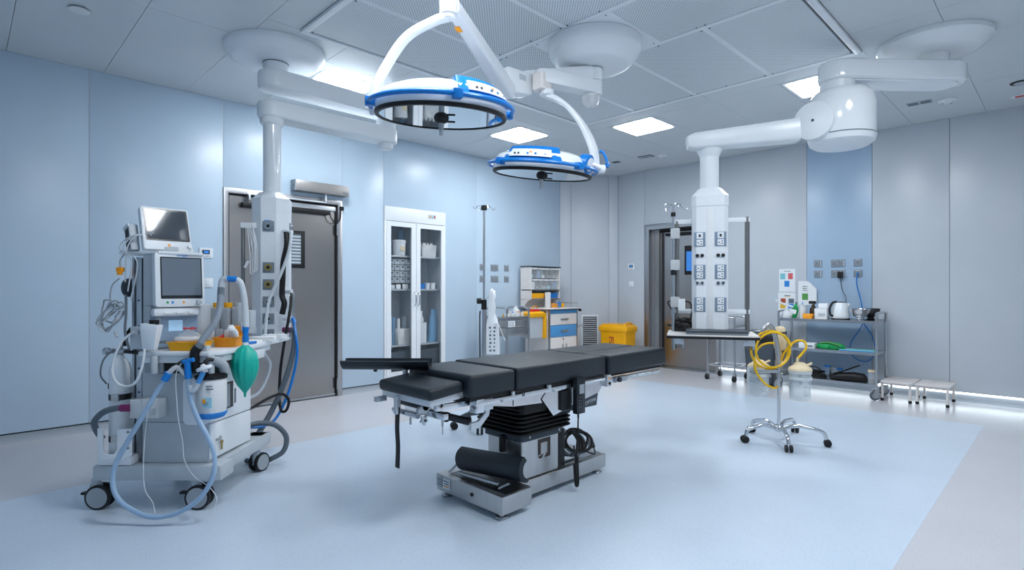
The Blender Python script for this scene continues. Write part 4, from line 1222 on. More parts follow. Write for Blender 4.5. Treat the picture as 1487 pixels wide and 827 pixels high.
lt = thing('leg_support', 'black half-pipe leg support lying across the steel table base', 'leg support', (2.03, 2.25, .131))
M = F((2.055, 2.275, .24), RZC - PI / 2 + PI / 4 + .02)
def gutter(u, s=1., e=0.):
    out = [(.07 * s * math.cos(a), .07 * s * math.sin(a)) for a in [PI * .30 + PI * .92 * i / 12 for i in range(13)]]
    inn = [(.058 * s * math.cos(a), .058 * s * math.sin(a)) for a in [PI * .30 + PI * .92 * (12 - i) / 12 for i in range(13)]]
    return [Vector((a, u, b)) for a, b in out + inn]
MG = Matrix.Translation((2.075, 2.255, .228)) @ Matrix.Rotation(-.05, 4, 'X') @ Matrix.Rotation(.12, 4, 'Z') @ Matrix.Rotation(-.9, 4, 'Y')
part('trough', MB(MG).loft([gutter(-.26, .8), gutter(-.25), gutter(.20), gutter(.215, .85)]), 'pad', lt, smooth=50)
part('bar', MB().box(1.985, 1.997, 2.12, 2.42, .150, .165, rz=.1), 'steel', lt, bev=.003)
part('rod', MB().cyl((1.975, 2.50, .137), (2.045, 2.46, .215), .007, n=10), 'steel', lt)
part('rod', MB().cyl((2.0, 2.11, .137), (2.03, 2.06, .17), .007, n=10), 'steel', lt)

hs = thing('hand_control', 'black wired hand control hooked on the side rail of the table', 'remote control', (2.55, 2.03, .46))
M = F((2.548, 2.018, 0), -.06)
part('body', MB(M).box(-.036, .036, -.024, .012, .462, .672), 'bezel', hs, bev=.006)
part('hook', MB(M).box(-.028, .028, .0, .016, .640, .664), 'black', hs)
part('display', MB(M).box(-.016, .024, -.0255, -.024, .578, .632), 'grey', hs)
for r_ in range(5):
    for q in range(3):
        part('key', MB(M).box(-.022 + .016 * q, -.011 + .016 * q, -.0258, -.024, .480 + .018 * r_, .490 + .018 * r_), 'dgrey', hs)
part('strain_relief', MB(M).cyl((0, 0, .462), (0, 0, .435), .006, n=8), 'black', hs)
part('cable', MB(M).tube([(0, 0, .44), (.0, .005, .33), (-.005, .01, .25), (.0, .012, .12), (.004, .008, .06), (-.012, .004, .10), (-.015, .01, .2), (-.005, .03, .27)], .0045, n=8), 'black', hs)
part('coiled_cord', MB(M).tube([(.0, .01, .21), (.002, .01, .14), (.0, .006, .06), (-.01, .004, .045), (-.016, .006, .1), (-.018, .01, .17)], .011, n=8), 'black', hs)
part('holder', MB().box(2.43, 2.51, 2.042, 2.058, .49, .60), 'black', hs, bev=.004)

cc = thing('cable_coil', 'dark power cable coiled on the steel base behind the column', 'cable', (2.74, 2.25, .125))
for k in range(7):
    r = random.Random(k + 11)
    cx, cy, cz = 2.715 + .012 * k, 2.235 - .006 * k, .215 + r.uniform(-.015, .015)
    tl = .55 + .12 * k
    pts = []
    for i in range(12):
        a = 2 * PI * i / 12
        x, zz = (.10 + .004 * k) * math.cos(a), (.085) * math.sin(a)
        pts.append((cx + x, cy + zz * math.sin(tl) * .5 + r.uniform(-.006, .006), max(.135, cz + zz * math.cos(tl * .6) * .85)))
    part('loop', MB().tube(pts, .0075 if k % 2 else .009, n=8, closed=True, k=4), 'hose_grey' if k in (3, 5) else 'rubber', cc)
part('motor_cap', MB().ball((2.68, 2.30, .255), .072, 16), 'alu_light', cc)
part('tail', MB().tube([(2.80, 2.15, .16), (2.86, 2.14, .135), (2.90, 2.16, .14), (2.91, 2.19, .17)], .0045, n=6), 'black', cc)
part('plug', MB().cyl((2.905, 2.18, .16), (2.915, 2.2, .185), .016, n=10), 'black', cc)

# ------------------------------------------------------------------ wheeled stool behind the table
stl = thing('wheeled_stool', 'black five-legged wheeled stool standing behind the operating table', 'stool', (3.17, 3.56, 0))
sx, sy = 3.17, 3.56
part('seat', MB().lathe([(.10, .455), (.165, .46), (.175, .48), (.175, .505), (.16, .52), (.001, .522)], (sx, sy, 0), 32), 'pad', stl, smooth=50)
part('gas_column', MB().lathe([(.025, .09), (.025, .28), (.015, .28), (.015, .456)], (sx, sy, 0), 16), 'black', stl)
for i in range(5):
    a = 2.67 + i * 2 * PI / 5
    dx, dy = math.cos(a), math.sin(a)
    lg_ = part('leg', MB().tube([(sx + .02 * dx, sy + .02 * dy, .125), (sx + .12 * dx, sy + .12 * dy, .12), (sx + .2 * dx, sy + .2 * dy, .085), (sx + .22 * dx, sy + .22 * dy, .065)], .018, n=8), 'dgrey', stl)
    for s in (-1, 1):
        part('castor_wheel', MB().cyl((sx + .24 * dx - dy * .008 * s, sy + .24 * dy + dx * .008 * s, .031), (sx + .24 * dx - dy * .026 * s, sy + .24 * dy + dx * .026 * s, .031), .030, n=16), 'black', lg_)
# ------------------------------------------------------------------ anaesthesia machine; its frame: x to the picture's right, y away, z up
MA = Matrix((CX, CY, Vector((0, 0, 1)))).transposed().to_4x4()
def A3(x, y, z): return MA @ Vector((x, y, z))
am = thing('anaesthesia_machine', 'grey and white anaesthesia machine with touch screen on four castors', 'anaesthesia machine', A3(-1.85, 3.3, 0), RZC)
def ap(name, mb, m, parent=am, **k):
    return part(name, mb, m, parent, **k)
B = lambda: MB(MA)
def castor(M, x, y, r, ang, parent, w=.022, gap=.011, cap='grey', z0=0., fork='lgrey', top=None):
    Q = M @ Matrix.Translation((x, y, z0)) @ Matrix.Rotation(ang, 4, 'Z')
    cst = part('castor', MB(Q).cyl((.0, 0, r * 1.2), (0, 0, top or r * 2.5), r * .34, n=14).box(-r * .45, r * .45, -gap, gap, r * .75, r * 2.0), fork, parent, bev=.004)
    for s in (-1, 1):
        part('tyre', MB(Q).cyl((r * .35, gap * s, r), (r * .35, (gap + w) * s, r), r, n=28), 'rubber', cst, bev=.004)
        part('hub_cap', MB(Q).cyl((r * .35, (gap + w * .7) * s, r), (r * .35, (gap + w * 1.06) * s, r), r * .82, n=24), cap, cst)
    return cst
# base
ap('base_bar', B().box(-2.235, -1.55, 2.955, 3.10, .160, .243), 'lgrey', bev=.014)
ap('base_side', B().box(-2.20, -2.08, 3.10, 3.60, .165, .235), 'lgrey', bev=.012)
ap('base_side', B().box(-1.72, -1.595, 3.10, 3.68, .165, .24), 'lgrey', bev=.014)
ap('base_bar', B().box(-2.20, -1.60, 3.56, 3.68, .170, .24), 'lgrey', bev=.012)
c_ = castor(MA, -2.245, 3.0, .066, .05, am, top=.165)
part('brake', MB(MA).box(-2.32, -2.25, 2.985, 3.015, .075, .088), 'black', c_, bev=.003)
c_ = castor(MA, -1.71, 3.0, .066, .05, am, top=.165)
part('brake', MB(MA).box(-1.79, -1.73, 2.985, 3.015, .08, .092), 'black', c_, bev=.003)
castor(MA, -1.655, 3.60, .060, 1.25, am, top=.17)
castor(MA, -2.15, 3.60, .060, .4, am, top=.17)
# lower cabinet
ap('cabinet', B().box(-2.0, -1.640, 3.0, 3.47, .243, .80), 'lgrey', bev=.008)
ap('cabinet_joint', B().box(-1.995, -1.645, 2.998, 3.001, .462, .465), 'mgrey')
dw = ap('drawer', B().prism([(3.0, .262), (3.46, .245), (3.46, .432), (3.0, .452)], -1.640, -1.628, 'x'), 'white', bev=.003)
part('lock', MB(MA).cyl((-1.628, 3.09, .358), (-1.618, 3.09, .358), .010, n=12), 'steel', dw)
part('key', MB(MA).box(-1.617, -1.612, 3.084, 3.098, .292, .335).cyl((-1.619, 3.091, .335), (-1.610, 3.091, .335), .010, n=10), 'brass', dw)
part('handle', MB(MA).box(-1.628, -1.615, 3.05, 3.08, .350, .362), 'steel', dw, bev=.002)
sp = ap('side_panel', B().prism([(3.0, .458), (3.46, .438), (3.46, .70), (3.12, .735), (3.0, .70)], -1.640, -1.628, 'x'), 'white', bev=.003)
part('flow_window', MB(MA).box(-1.629, -1.626, 3.13, 3.24, .50, .650), 'bezel', sp)
part('flow_scale', MB(MA).box(-1.626, -1.624, 3.15, 3.20, .51, .64), 'grey', sp)
part('model_mark', MB(MA).box(-1.628, -1.6265, 3.255, 3.275, .515, .60), 'mgrey', sp)
ap('absorber_cradle', B().prism(rrect(-1.76, -1.625, .455, .71, .03), 2.965, 3.02, 'y'), 'white', bev=.01)
jr = ap('absorber_canister', MB().lathe([(.058, .517), (.072, .525), (.075, .56), (.075, .70), (.068, .715)], A3(-1.60, 2.955, 0), 32), 'limegran')
part('canister_base', MB().lathe([(.045, .498), (.065, .505), (.0765, .522), (.0765, .534)], A3(-1.60, 2.955, 0), 32), 'p_blue', jr)
part('canister_label', MB(MA).box(-1.60, -1.555, 2.876, 2.880, .565, .62).box(-1.605, -1.575, 2.876, 2.880, .575, .60), 'paper_blue', jr)
part('label_mark', MB(MA).box(-1.602, -1.588, 2.873, 2.876, .590, .612), 'orange', jr)
part('label_line', MB(MA).box(-1.585, -1.55, 2.879, 2.882, .660, .666).box(-1.588, -1.553, 2.879, 2.882, .675, .680), 'mgrey', jr)
part('canister_lid', MB().lathe([(.078, .71), (.078, .725), (.05, .74)], A3(-1.60, 2.955, 0), 28), 'black', jr)
ap('breathing_block', B().box(-1.93, -1.60, 2.97, 3.2, .73, .80), 'black', bev=.01)
ap('block_plate', B().box(-1.955, -1.86, 2.955, 3.0, .735, .81), 'grey', bev=.004)
for x in (-1.885, -1.585):
    ap('hand_grip', B().cyl((x, 2.925, .738), (x, 2.925, .83), .018, n=14), 'lgrey', bev=.004)
ap('elbow_cover', B().tube([(-1.60, 2.93, .80), (-1.565, 2.94, .80), (-1.54, 2.96, .775), (-1.535, 2.97, .745)], .026, n=12), 'grey')
# worktop
ap('worktop', B().prism([(-1.975, 2.93), (-1.60, 2.93), (-1.545, 2.985), (-1.53, 3.3), (-1.545, 3.86), (-1.75, 3.88), (-1.975, 3.5)], .828, .852), 'white', bev=.008)
ap('worktop_apron', B().prism([(-1.96, 2.945), (-1.61, 2.945), (-1.56, 2.995), (-1.55, 3.3), (-1.565, 3.6), (-1.96, 3.5)], .790, .828), 'white', bev=.006)
ap('apron_block', B().box(-1.57, -1.535, 3.30, 3.45, .76, .815), 'white', bev=.006)
# tower behind
ap('rear_column', B().box(-2.075, -1.995, 3.03, 3.14, .243, 1.355), 'alu', bev=.004)
ap('column_groove', B().box(-2.058, -2.052, 3.026, 3.03, .25, 1.35).box(-2.018, -2.012, 3.026, 3.03, .25, 1.35), 'dgrey')
for z in (1.12, .98, .75, .62):
    ap('column_screw', B().cyl((-2.035, 3.03, z), (-2.035, 3.026, z), .005, n=8), 'dgrey')
ap('upper_body', B().prism([(-2.0, 3.01), (-1.895, 3.0), (-1.76, 3.16), (-1.84, 3.28), (-1.95, 3.5), (-2.0, 3.5)], 1.09, 1.372), 'lgrey', bev=.006)
ap('upper_body', B().prism([(-2.0, 3.01), (-1.955, 3.005), (-1.79, 3.20), (-1.79, 3.5), (-2.0, 3.5)], .852, 1.09), 'lgrey', bev=.004)
ap('top_shelf', B().prism([(-2.16, 3.05), (-1.90, 2.985), (-1.755, 3.155), (-1.84, 3.30), (-1.95, 3.5), (-2.16, 3.5)], 1.372, 1.388), 'white', bev=.005)
# screen housing facing right of the viewer
sa = math.atan2(.185, .155)
MSr = MA @ Matrix.Translation((-1.893, 2.972, 1.09)) @ Matrix.Rotation(sa, 4, 'Z') @ Matrix.Rotation(-.07, 4, 'X')
sh = ap('screen_housing', MB(MSr).prism(rrect(-.012, .236, -.005, .292, .016), 0, .05, 'y'), 'white', bev=.006)
part('screen_bezel', MB(MSr).prism(rrect(.014, .222, .040, .268, .004), -.0015, .002, 'y'), 'bezel', sh)
part('screen_glass', MB(MSr).box(.020, .216, -.003, -.0015, .058, .262), 'screen_grey', sh)
text('lettering', 'Dräger', .020, MSr @ frame_xz((.125, -.0012, .279)), 'p_blue', sh)
part('knob', MB(MSr).cyl((.20, -.001, .018), (.20, -.022, .018), .014, n=16), 'lgrey', sh, bev=.002)
for x, m in ((.045, 'green'), (.07, 'p_blue'), (.125, 'orange'), (.208, 'orange')):
    part('key', MB(MSr).box(x - .005, x + .005, -.0025, 0, .014, .026), m, sh)
ap('lamp_shade', MB(MSr).box(-.02, .21, .01, .07, -.055, -.006), 'white', bev=.02)
for i in range(3):
    ap('work_light', MB(MSr).box(.03 + .06 * i, .07 + .06 * i, .004, .012, -.042, -.030), 'paper')
MSb = MA @ Matrix.Translation((-1.955, 3.0, .865)) @ Matrix.Rotation(math.atan2(.195, .165), 4, 'Z')
bp = ap('blue_panel', MB(MSb).prism(rrect(.0, .235, .0, .185, .02), -.012, .004, 'y'), 'panel_blue', bev=.004)
part('lcd', MB(MSb).box(.085, .155, -.0135, -.012, .085, .145), 'lcd_light', bp)
part('gauge', MB(MSb).cyl((.035, -.012, .150), (.035, -.018, .150), .014, n=16), 'lgrey', bp)
part('slot', MB(MSb).box(.025, .075, -.0135, -.012, .020, .035), 'mgrey', bp)
# vaporiser block behind
for i in range(3):
    vp = ap('vaporiser', B().box(-1.80 + .05 * i, -1.755 + .05 * i, 3.30 + .03 * i, 3.42 + .03 * i, .855, 1.07), 'grey', bev=.01)
    part('dial', MB().lathe([(.022, 1.07), (.024, 1.085), (.024, 1.10)], A3(-1.777 + .05 * i, 3.35 + .03 * i, 0), 18), 'yellow' if i < 2 else 'lgrey', vp)
ap('vaporiser_rail', B().box(-1.82, -1.62, 3.44, 3.52, .93, 1.05), 'lgrey', bev=.008)
ap('filler_spout', B().cyl((-1.63, 3.35, .98), (-1.615, 3.33, .93), .014, .009, n=10), 'lgrey')
# suction box on the column
wb = thing('suction_controller', 'white suction controller box with two black knobs beside the worktop', 'suction controller', A3(-1.885, 2.90, .86))
part('body', MB(MA).loft([[Vector(p) for p in ((-1.925, 2.89, .862), (-1.865, 2.89, .862), (-1.865, 2.925, .862), (-1.925, 2.925, .862))], [Vector(p) for p in ((-1.93, 2.88, .96), (-1.845, 2.88, .96), (-1.845, 2.93, .96), (-1.93, 2.93, .96))], [Vector(p) for p in ((-1.93, 2.88, 1.005), (-1.838, 2.88, .995), (-1.838, 2.93, .995), (-1.93, 2.93, 1.005))]]), 'white', wb, bev=.006)
part('side_module', MB(MA).box(-1.995, -1.93, 2.90, 2.94, .868, .985), 'lgrey', wb, bev=.005)
for x in (-1.885, -1.858):
    part('knob', MB().lathe([(.011, .995), (.012, 1.018), (.009, 1.021)], A3(x, 2.905, 0), 14), 'black', wb)
for x in (-1.975, -1.953):
    part('port', MB(MA).cyl((x, 2.90, .955), (x, 2.885, .955), .009, n=10), 'lgrey', wb)
part('hose', MB(MA).tube([(-1.985, 2.89, .95), (-2.03, 2.88, .90), (-2.062, 2.87, .80), (-2.05, 2.86, .72), (-2.0, 2.86, .682), (-1.94, 2.86, .70), (-1.912, 2.87, .78), (-1.912, 2.89, .87)], .0065, n=8), 'tube_white', wb)

# ------------------------------------------------------------------ patient monitor on top
pm = thing('patient_monitor', 'white framed tilted patient monitor on top of the anaesthesia machine', 'monitor', A3(-1.93, 3.2, 1.388))
MM = MA @ Matrix.Translation((-2.0, 3.02, 1.395)) @ Matrix.Rotation(math.atan2(.20, .165), 4, 'Z') @ Matrix.Rotation(-.30, 4, 'X') @ Matrix.Diagonal((.89, 1, 1, 1))
def rr3(x0, x1, z0, z1, r): return rrect(x0, x1, z0, z1, r)
part('case', MB(MM).prism(rr3(0, .275, .008, .262, .016), 0, .038, 'y'), 'white', pm, bev=.006)
part('bezel', MB(MM).prism(rr3(.016, .266, .060, .252, .008), -.0015, .002, 'y'), 'bezel', pm)
part('screen', MB(MM).box(.026, .256, -.003, -.0015, .070, .242), 'screen', pm)
part('emblem', MB(MM).box(.135, .148, -.0015, .001, .022, .042), 'orange', pm)
part('knob', MB(MM).cyl((.258, -.001, .028), (.258, -.018, .028), .012, n=14), 'white', pm, bev=.002)
part('rear_housing', MB(MM).box(.03, .21, .038, .09, .05, .21), 'white_matt', pm, bev=.012)
part('module_rack', MB(MM).box(-.05, .0, .055, .13, .02, .17), 'lgrey', pm, bev=.006)
part('rack_slot', MB(MM).box(-.0515, -.04, .065, .12, .04, .15), 'black', pm)
part('rack_frame', MB(MM).box(-.056, -.050, .05, .135, .155, .175), 'white', pm, bev=.002)
part('foot', MB(MA).box(-2.0, -1.86, 3.10, 3.25, 1.388, 1.42), 'white_matt', pm, bev=.01)
for k in range(3):
    part('lead', MB(MA).tube([(-2.0 + .01 * k, 3.07, 1.47 + .01 * k), (-2.05 - .01 * k, 3.02, 1.47), (-2.08 - .02 * k, 3.0, 1.40), (-2.085 + .03 * k, 3.0, 1.33), (-2.09 + .015 * k, 3.0, 1.22 - .05 * k)], .004, n=6), 'lgrey', pm)

# ------------------------------------------------------------------ gas cylinder at the side
gc = thing('gas_cylinder', 'white gas cylinder strapped upright to the anaesthesia machine', 'gas cylinder', A3(-2.137, 3.02, .26))
c0 = A3(-2.137, 3.03, 0)
part('bottle', MB().lathe([(.045, .285), (.052, .30), (.052, .74), (.045, .775), (.030, .80), (.018, .81), (.018, .825)], c0, 28), 'white', gc, smooth=50)
part('valve', MB(MA).cyl((-2.137, 3.03, .82), (-2.137, 3.03, .875), .014, n=12).cyl((-2.20, 3.02, .845), (-2.09, 3.02, .845), .013, n=12), 'steel', gc)
part('hand_wheel', MB(MA).cyl((-2.215, 3.02, .845), (-2.195, 3.02, .845), .020, n=14), 'alu', gc)
part('regulator_line', MB(MA).tube([(-2.09, 3.0, .845), (-2.02, 2.98, .842), (-1.97, 2.97, .84)], .010, n=8), 'black', gc)
part('fitting', MB(MA).cyl((-1.985, 2.965, .84), (-1.93, 2.955, .85), .013, n=10), 'steel', gc)
part('gauge_line', MB(MA).tube([(-2.15, 3.0, .86), (-2.20, 2.99, .80), (-2.215, 2.99, .72), (-2.19, 3.0, .67)], .005, n=6), 'mgrey', gc)
part('feed_hose', MB(MA).tube([(-2.13, 3.05, .87), (-2.12, 3.06, .93), (-2.10, 3.07, .965), (-2.07, 3.09, .96)], .010, n=8), 'black', gc)
for z in (.60, .375):
    part('strap', MB().lathe([(.0535, z - .016), (.0535, z + .016)], c0, 28), 'dark_steel', gc)
    part('buckle', MB(MA).box(-2.145, -2.105, 2.968, 2.982, z - .018, z + .018), 'steel_brushed', gc, bev=.002)
part('mark', MB(MA).box(-2.178, -2.170, 2.992, 2.997, .645, .675), 'black', gc)
ck_ = part('cradle', MB(MA).prism([(-2.20, .262), (-2.09, .262), (-2.02, .30), (-2.02, .44), (-2.07, .44), (-2.095, .44), (-2.095, .33), (-2.115, .305), (-2.155, .305), (-2.172, .33), (-2.172, .445), (-2.20, .445)], 2.945, 2.957, 'y'), 'white', gc, bev=.002)
part('cradle_floor', MB(MA).box(-2.20, -2.03, 2.957, 3.10, .2445, .29), 'white', gc, bev=.003)
for x, z in ((-2.035, .425), (-2.035, .34)):
    part('bolt', MB(MA).cyl((x, 2.945, z), (x, 2.94, z), .006, n=8), 'mgrey', ck_)
sh_ = thing('scavenger_hose', 'dark grey hose with purple end bending behind the gas cylinder', 'hose', A3(-2.19, 2.99, .4))
part('hose', MB(MA).tube([(-2.02, 2.93, .555), (-2.08, 2.925, .555), (-2.15, 2.925, .535), (-2.205, 2.935, .485), (-2.215, 2.96, .43), (-2.20, 2.985, .38)], .016, n=10), 'hose_grey', sh_)
part('end_sleeve', MB(MA).cyl((-2.06, 2.927, .556), (-2.015, 2.927, .556), .019, n=12), 'purple', sh_)
sv = thing('scavenger_box', 'clear plastic scavenger box fixed low on the grey machine side', 'scavenger box', A3(-1.93, 2.95, .52))
part('box', MB(MA).box(-2.015, -1.86, 2.925, 2.997, .50, .600), 'clear_white', sv, bev=.006)
part('divider', MB(MA).box(-1.952, -1.948, 2.923, 2.997, .50, .602), 'lgrey', sv)
part('label', MB(MA).box(-1.905, -1.878, 2.922, 2.925, .52, .55), 'lgrey', sv)
# coiled cables on the left
cq = thing('coiled_cable', 'grey sensor cables coiled in a loose knot at the machine side', 'cable', A3(-2.17, 3.0, 1.0))
for k in range(7):
    r = random.Random(k + 40)
    cx, cz, w_, h_ = -2.17 + r.uniform(-.02, .02), 1.045 + r.uniform(-.025, .025), .06 + r.uniform(-.015, .02), .065 + r.uniform(-.02, .02)
    pts = [(cx + w_ * math.cos(a) + r.uniform(-.008, .008), 3.0 + .012 * math.sin(3 * a + k), cz + h_ * math.sin(a + .4 * k) + r.uniform(-.008, .008)) for a in [2 * PI * i / 10 for i in range(10)]]
    part('loop', MB(MA).tube(pts, .004, n=6, closed=True, k=4), 'lgrey' if k % 3 else 'grey', cq)
part('tail', MB(MA).tube([(-2.12, 3.0, 1.24), (-2.16, 3.0, 1.2), (-2.17, 3.0, 1.12), (-2.15, 3.0, 1.08)], .004, n=6), 'grey', cq)
part('plug', MB(MA).cyl((-2.13, 2.98, .955), (-2.115, 2.975, .925), .008, n=8), 'lgrey', cq)
tg = thing('cable_clip', 'small orange cable clip at the top left of the machine', 'clip', A3(-2.11, 3.0, 1.28))
part('body', MB(MA).box(-2.13, -2.098, 2.985, 3.01, 1.275, 1.30), 'orange', tg, bev=.004)
part('lead', MB(MA).tube([(-2.114, 2.998, 1.30), (-2.115, 3.0, 1.34), (-2.10, 3.02, 1.38)], .005, n=6), 'grey', tg)
part('jaw', MB(MA).box(-2.122, -2.105, 2.98, 3.005, 1.258, 1.278), 'orange', tg, bev=.003)
dd = thing('sensor_reel', 'dark round cable reel hanging at the back of the machine', 'cable reel', A3(-2.12, 3.05, 1.18))
part('reel', MB(MA).lathe([(.02, -.012), (.05, -.010), (.052, .0), (.05, .010), (.02, .012)], (-2.11, 3.06, 1.19), 24, Matrix.Rotation(PI / 2, 3, 'Y')), 'dgrey', dd)
part('cord', MB(MA).tube([(-2.10, 3.02, 1.15), (-2.085, 3.0, 1.05), (-2.09, 3.0, .95), (-2.08, 3.02, .85)], .007, n=6), 'mgrey', dd)

# ------------------------------------------------------------------ breathing circuit
bc = thing('breathing_circuit', 'clear and blue corrugated breathing hose looping down to the floor', 'breathing hose', A3(-1.75, 2.8, .04))
loop = [(-1.772, 2.85, .738), (-1.83, 2.835, .63), (-1.885, 2.82, .52), (-1.945, 2.81, .41), (-1.998, 2.80, .30), (-2.005, 2.79, .20), (-1.965, 2.78, .125), (-1.88, 2.775, .07), (-1.79, 2.77, .045), (-1.70, 2.775, .055), (-1.62, 2.78, .09), (-1.55, 2.79, .155), (-1.508, 2.80, .24), (-1.512, 2.82, .34), (-1.555, 2.835, .43), (-1.61, 2.845, .52), (-1.65, 2.855, .61), (-1.668, 2.865, .68), (-1.672, 2.87, .735)]
pts = catmull(loop, 16)
mb = MB(MA)
mb.tube(pts, .0125, n=10, k=0, taper=lambda t: 1 + .10 * math.cos(t * 2 * PI * 150))
part('outer_hose', mb, 'hose_clear', bc, smooth=60)
inner = MB(MA).tube([p for p in catmull(loop, 6)], .0075, n=8, k=0)
part('inner_hose', inner, 'blue', bc, smooth=60)
part('cuff', MB(MA).cyl((-1.783, 2.848, .715), (-1.762, 2.852, .752), .019, n=14), 'blue', bc)
part('cuff', MB(MA).cyl((-1.672, 2.87, .72), (-1.676, 2.87, .765), .017, n=14), 'blue', bc)
part('y_piece', MB(MA).tube([(-1.765, 2.852, .748), (-1.735, 2.86, .778), (-1.72, 2.87, .772), (-1.68, 2.87, .735)], .0125, n=10), 'clear_white', bc)
part('elbow', MB(MA).tube([(-1.74, 2.86, .775), (-1.71, 2.90, .805), (-1.69, 2.94, .80)], .014, n=10), 'black', bc)
part('valve', MB(MA).cyl((-1.675, 2.87, .765), (-1.677, 2.87, .81), .016, n=14).cyl((-1.70, 2.87, .805), (-1.645, 2.87, .818), .012, n=10), 'blue', bc)
part('filter', MB(MA).lathe([(.012, -.022), (.014, -.012), (.036, -.008), (.038, 0), (.036, .008), (.014, .012), (.012, .022)], (-1.585, 2.86, .775), 24, Matrix.Rotation(-.35, 3, 'Y')), 'white', bc)
part('filter_stem', MB(MA).tube([(-1.588, 2.86, .79), (-1.58, 2.87, .81), (-1.575, 2.90, .815), (-1.57, 2.95, .80)], .010, n=8), 'black', bc)
part('filter_hose', MB(MA).cyl((-1.59, 2.86, .755), (-1.615, 2.86, .70), .013, n=12), 'blue_light', bc)
part('filter_elbow', MB(MA).tube([(-1.615, 2.86, .70), (-1.632, 2.86, .668), (-1.65, 2.86, .662), (-1.655, 2.86, .69)], .013, n=10), 'tube_white', bc)
sl_ = thing('sample_line', 'thin clear sampling line dropping from the circuit to the floor', 'tube', A3(-1.62, 2.85, .05))
part('line', MB(MA).tube([(-1.70, 2.855, .80), (-1.725, 2.85, .74), (-1.72, 2.85, .60), (-1.71, 2.85, .50), (-1.69, 2.85, .40), (-1.68, 2.85, .30), (-1.62, 2.84, .22), (-1.54, 2.82, .18), (-1.49, 2.80, .13), (-1.50, 2.79, .06)], .0022, n=6), 'tube_white', sl_)
part('line', MB(MA).tube([(-1.90, 2.90, .55), (-1.905, 2.88, .40), (-1.905, 2.87, .25), (-1.89, 2.86, .15), (-1.845, 2.85, .09), (-1.825, 2.84, .04)], .0022, n=6), 'tube_white', sl_)
# rebreathing bag on its swan neck
ra = thing('bag_arm', 'grey and white swan neck tube carrying the rebreathing bag', 'tube arm', A3(-1.63, 2.95, .8))
part('socket', MB(MA).tube([(-1.672, 2.925, .75), (-1.672, 2.925, .83), (-1.668, 2.925, .855), (-1.655, 2.93, .875)], .024, n=12), 'black', ra)
part('lower_cuff', MB(MA).cyl((-1.662, 2.928, .865), (-1.643, 2.94, .895), .021, n=14), 'mgrey', ra)
part('lower_tube', MB(MA).tube([(-1.655, 2.935, .88), (-1.635, 2.955, .93), (-1.605, 3.0, 1.0), (-1.60, 3.04, 1.08), (-1.605, 3.06, 1.15)], .0175, n=12), 'tube_grey', ra)
part('upper_cuff', MB(MA).cyl((-1.605, 3.06, 1.14), (-1.607, 3.07, 1.19), .0185, n=14), 'mgrey', ra)
part('top_bend', MB(MA).tube([(-1.607, 3.07, 1.185), (-1.608, 3.075, 1.215), (-1.60, 3.08, 1.236), (-1.58, 3.085, 1.24)], .017, n=12), 'lgrey', ra)
part('joint_sleeve', MB(MA).cyl((-1.59, 3.085, 1.24), (-1.535, 3.10, 1.237), .017, n=14), 'blue', ra)
part('upper_tube', MB(MA).tube([(-1.54, 3.10, 1.238), (-1.52, 3.11, 1.215), (-1.505, 3.115, 1.15), (-1.497, 3.12, 1.05), (-1.495, 3.12, .97)], .0175, n=12), 'tube_white', ra)
rb = thing('rebreathing_bag', 'teal green ribbed rebreathing bag hanging beside the worktop', 'breathing bag', A3(-1.497, 3.12, .575))
part('neck_sleeve', MB(MA).lathe([(.018, .885), (.018, .905), (.014, .925), (.017, .945), (.017, .975)], (-1.497, 3.12, 0), 16), 'blue', rb)
part('collar', MB(MA).lathe([(.016, .868), (.016, .886)], (-1.497, 3.12, 0), 16), 'paper', rb)
prof = [(.006, .577), (.0075, .60), (.016, .612), (.040, .645), (.060, .69), (.071, .735), (.070, .78), (.058, .825), (.038, .85), (.022, .862), (.016, .87)]
mb = MB(MA)
rgs = []
for r_, z_ in [(a, b) for a, b in prof]:
    rgs.append([Vector((-1.500 + r_ * (1 + .045 * math.cos(12 * 2 * PI * j / 48)) * math.cos(2 * PI * j / 48), 3.12 + r_ * (1 + .045 * math.cos(12 * 2 * PI * j / 48)) * .9 * math.sin(2 * PI * j / 48), z_)) for j in range(48)])
part('bag', mb.loft(rgs), 'teal', rb, smooth=70)

# ------------------------------------------------------------------ on the worktop
def ktray(x0, x1, y0, y1, z0, z1, m, name, label, cat, lip=True):
    t = thing(name, label, cat, A3((x0 + x1) / 2, (y0 + y1) / 2, z0), RZC)
    k = .86
    mx, my = (x0 + x1) / 2, (y0 + y1) / 2
    w, d = (x1 - x0) / 2, (y1 - y0) / 2
    def rg(s, z): return [Vector((mx + a * s, my + b * s, z)) for a, b in rrect(-w, w, -d, d, .018, 3)]
    part('tray', MB(MA).loft([rg(.01, z0), rg(k, z0), rg(1, z1), rg(1.05, z1), rg(1.05, z1 + .003), rg(.97, z1 + .003), rg(.84, z0 + .004), rg(.01, z0 + .004)]), m, t)
    return t
t1 = ktray(-1.845, -1.66, 2.955, 3.10, .853, .895, 'yellow', 'kidney_tray', 'yellow plastic tray at the front of the machine worktop', 'tray')
msk = thing('face_mask', 'clear cushioned face mask with red strap ring lying in the front yellow tray', 'face mask', A3(-1.755, 3.02, .89))
part('cushion', MB(MA).tube([(-1.755 + .068 * math.cos(a), 3.025 + .052 * math.sin(a), .912) for a in [2 * PI * i / 16 for i in range(16)]], .012, n=8, closed=True, k=3), 'clear_white', msk)
part('dome', MB(MA).lathe([(.066, .915), (.055, .935), (.025, .952), (.013, .956), (.013, .968)], (-1.755, 3.025, 0), 24, sy=.76), 'clear', msk)
part('strap_ring', MB(MA).tube([(-1.755 + .03 * math.cos(a), 3.025 + .024 * math.sin(a), .968 + .004 * math.cos(4 * a)) for a in [2 * PI * i / 12 for i in range(12)]], .0035, n=6, closed=True, k=3), 'red', msk)
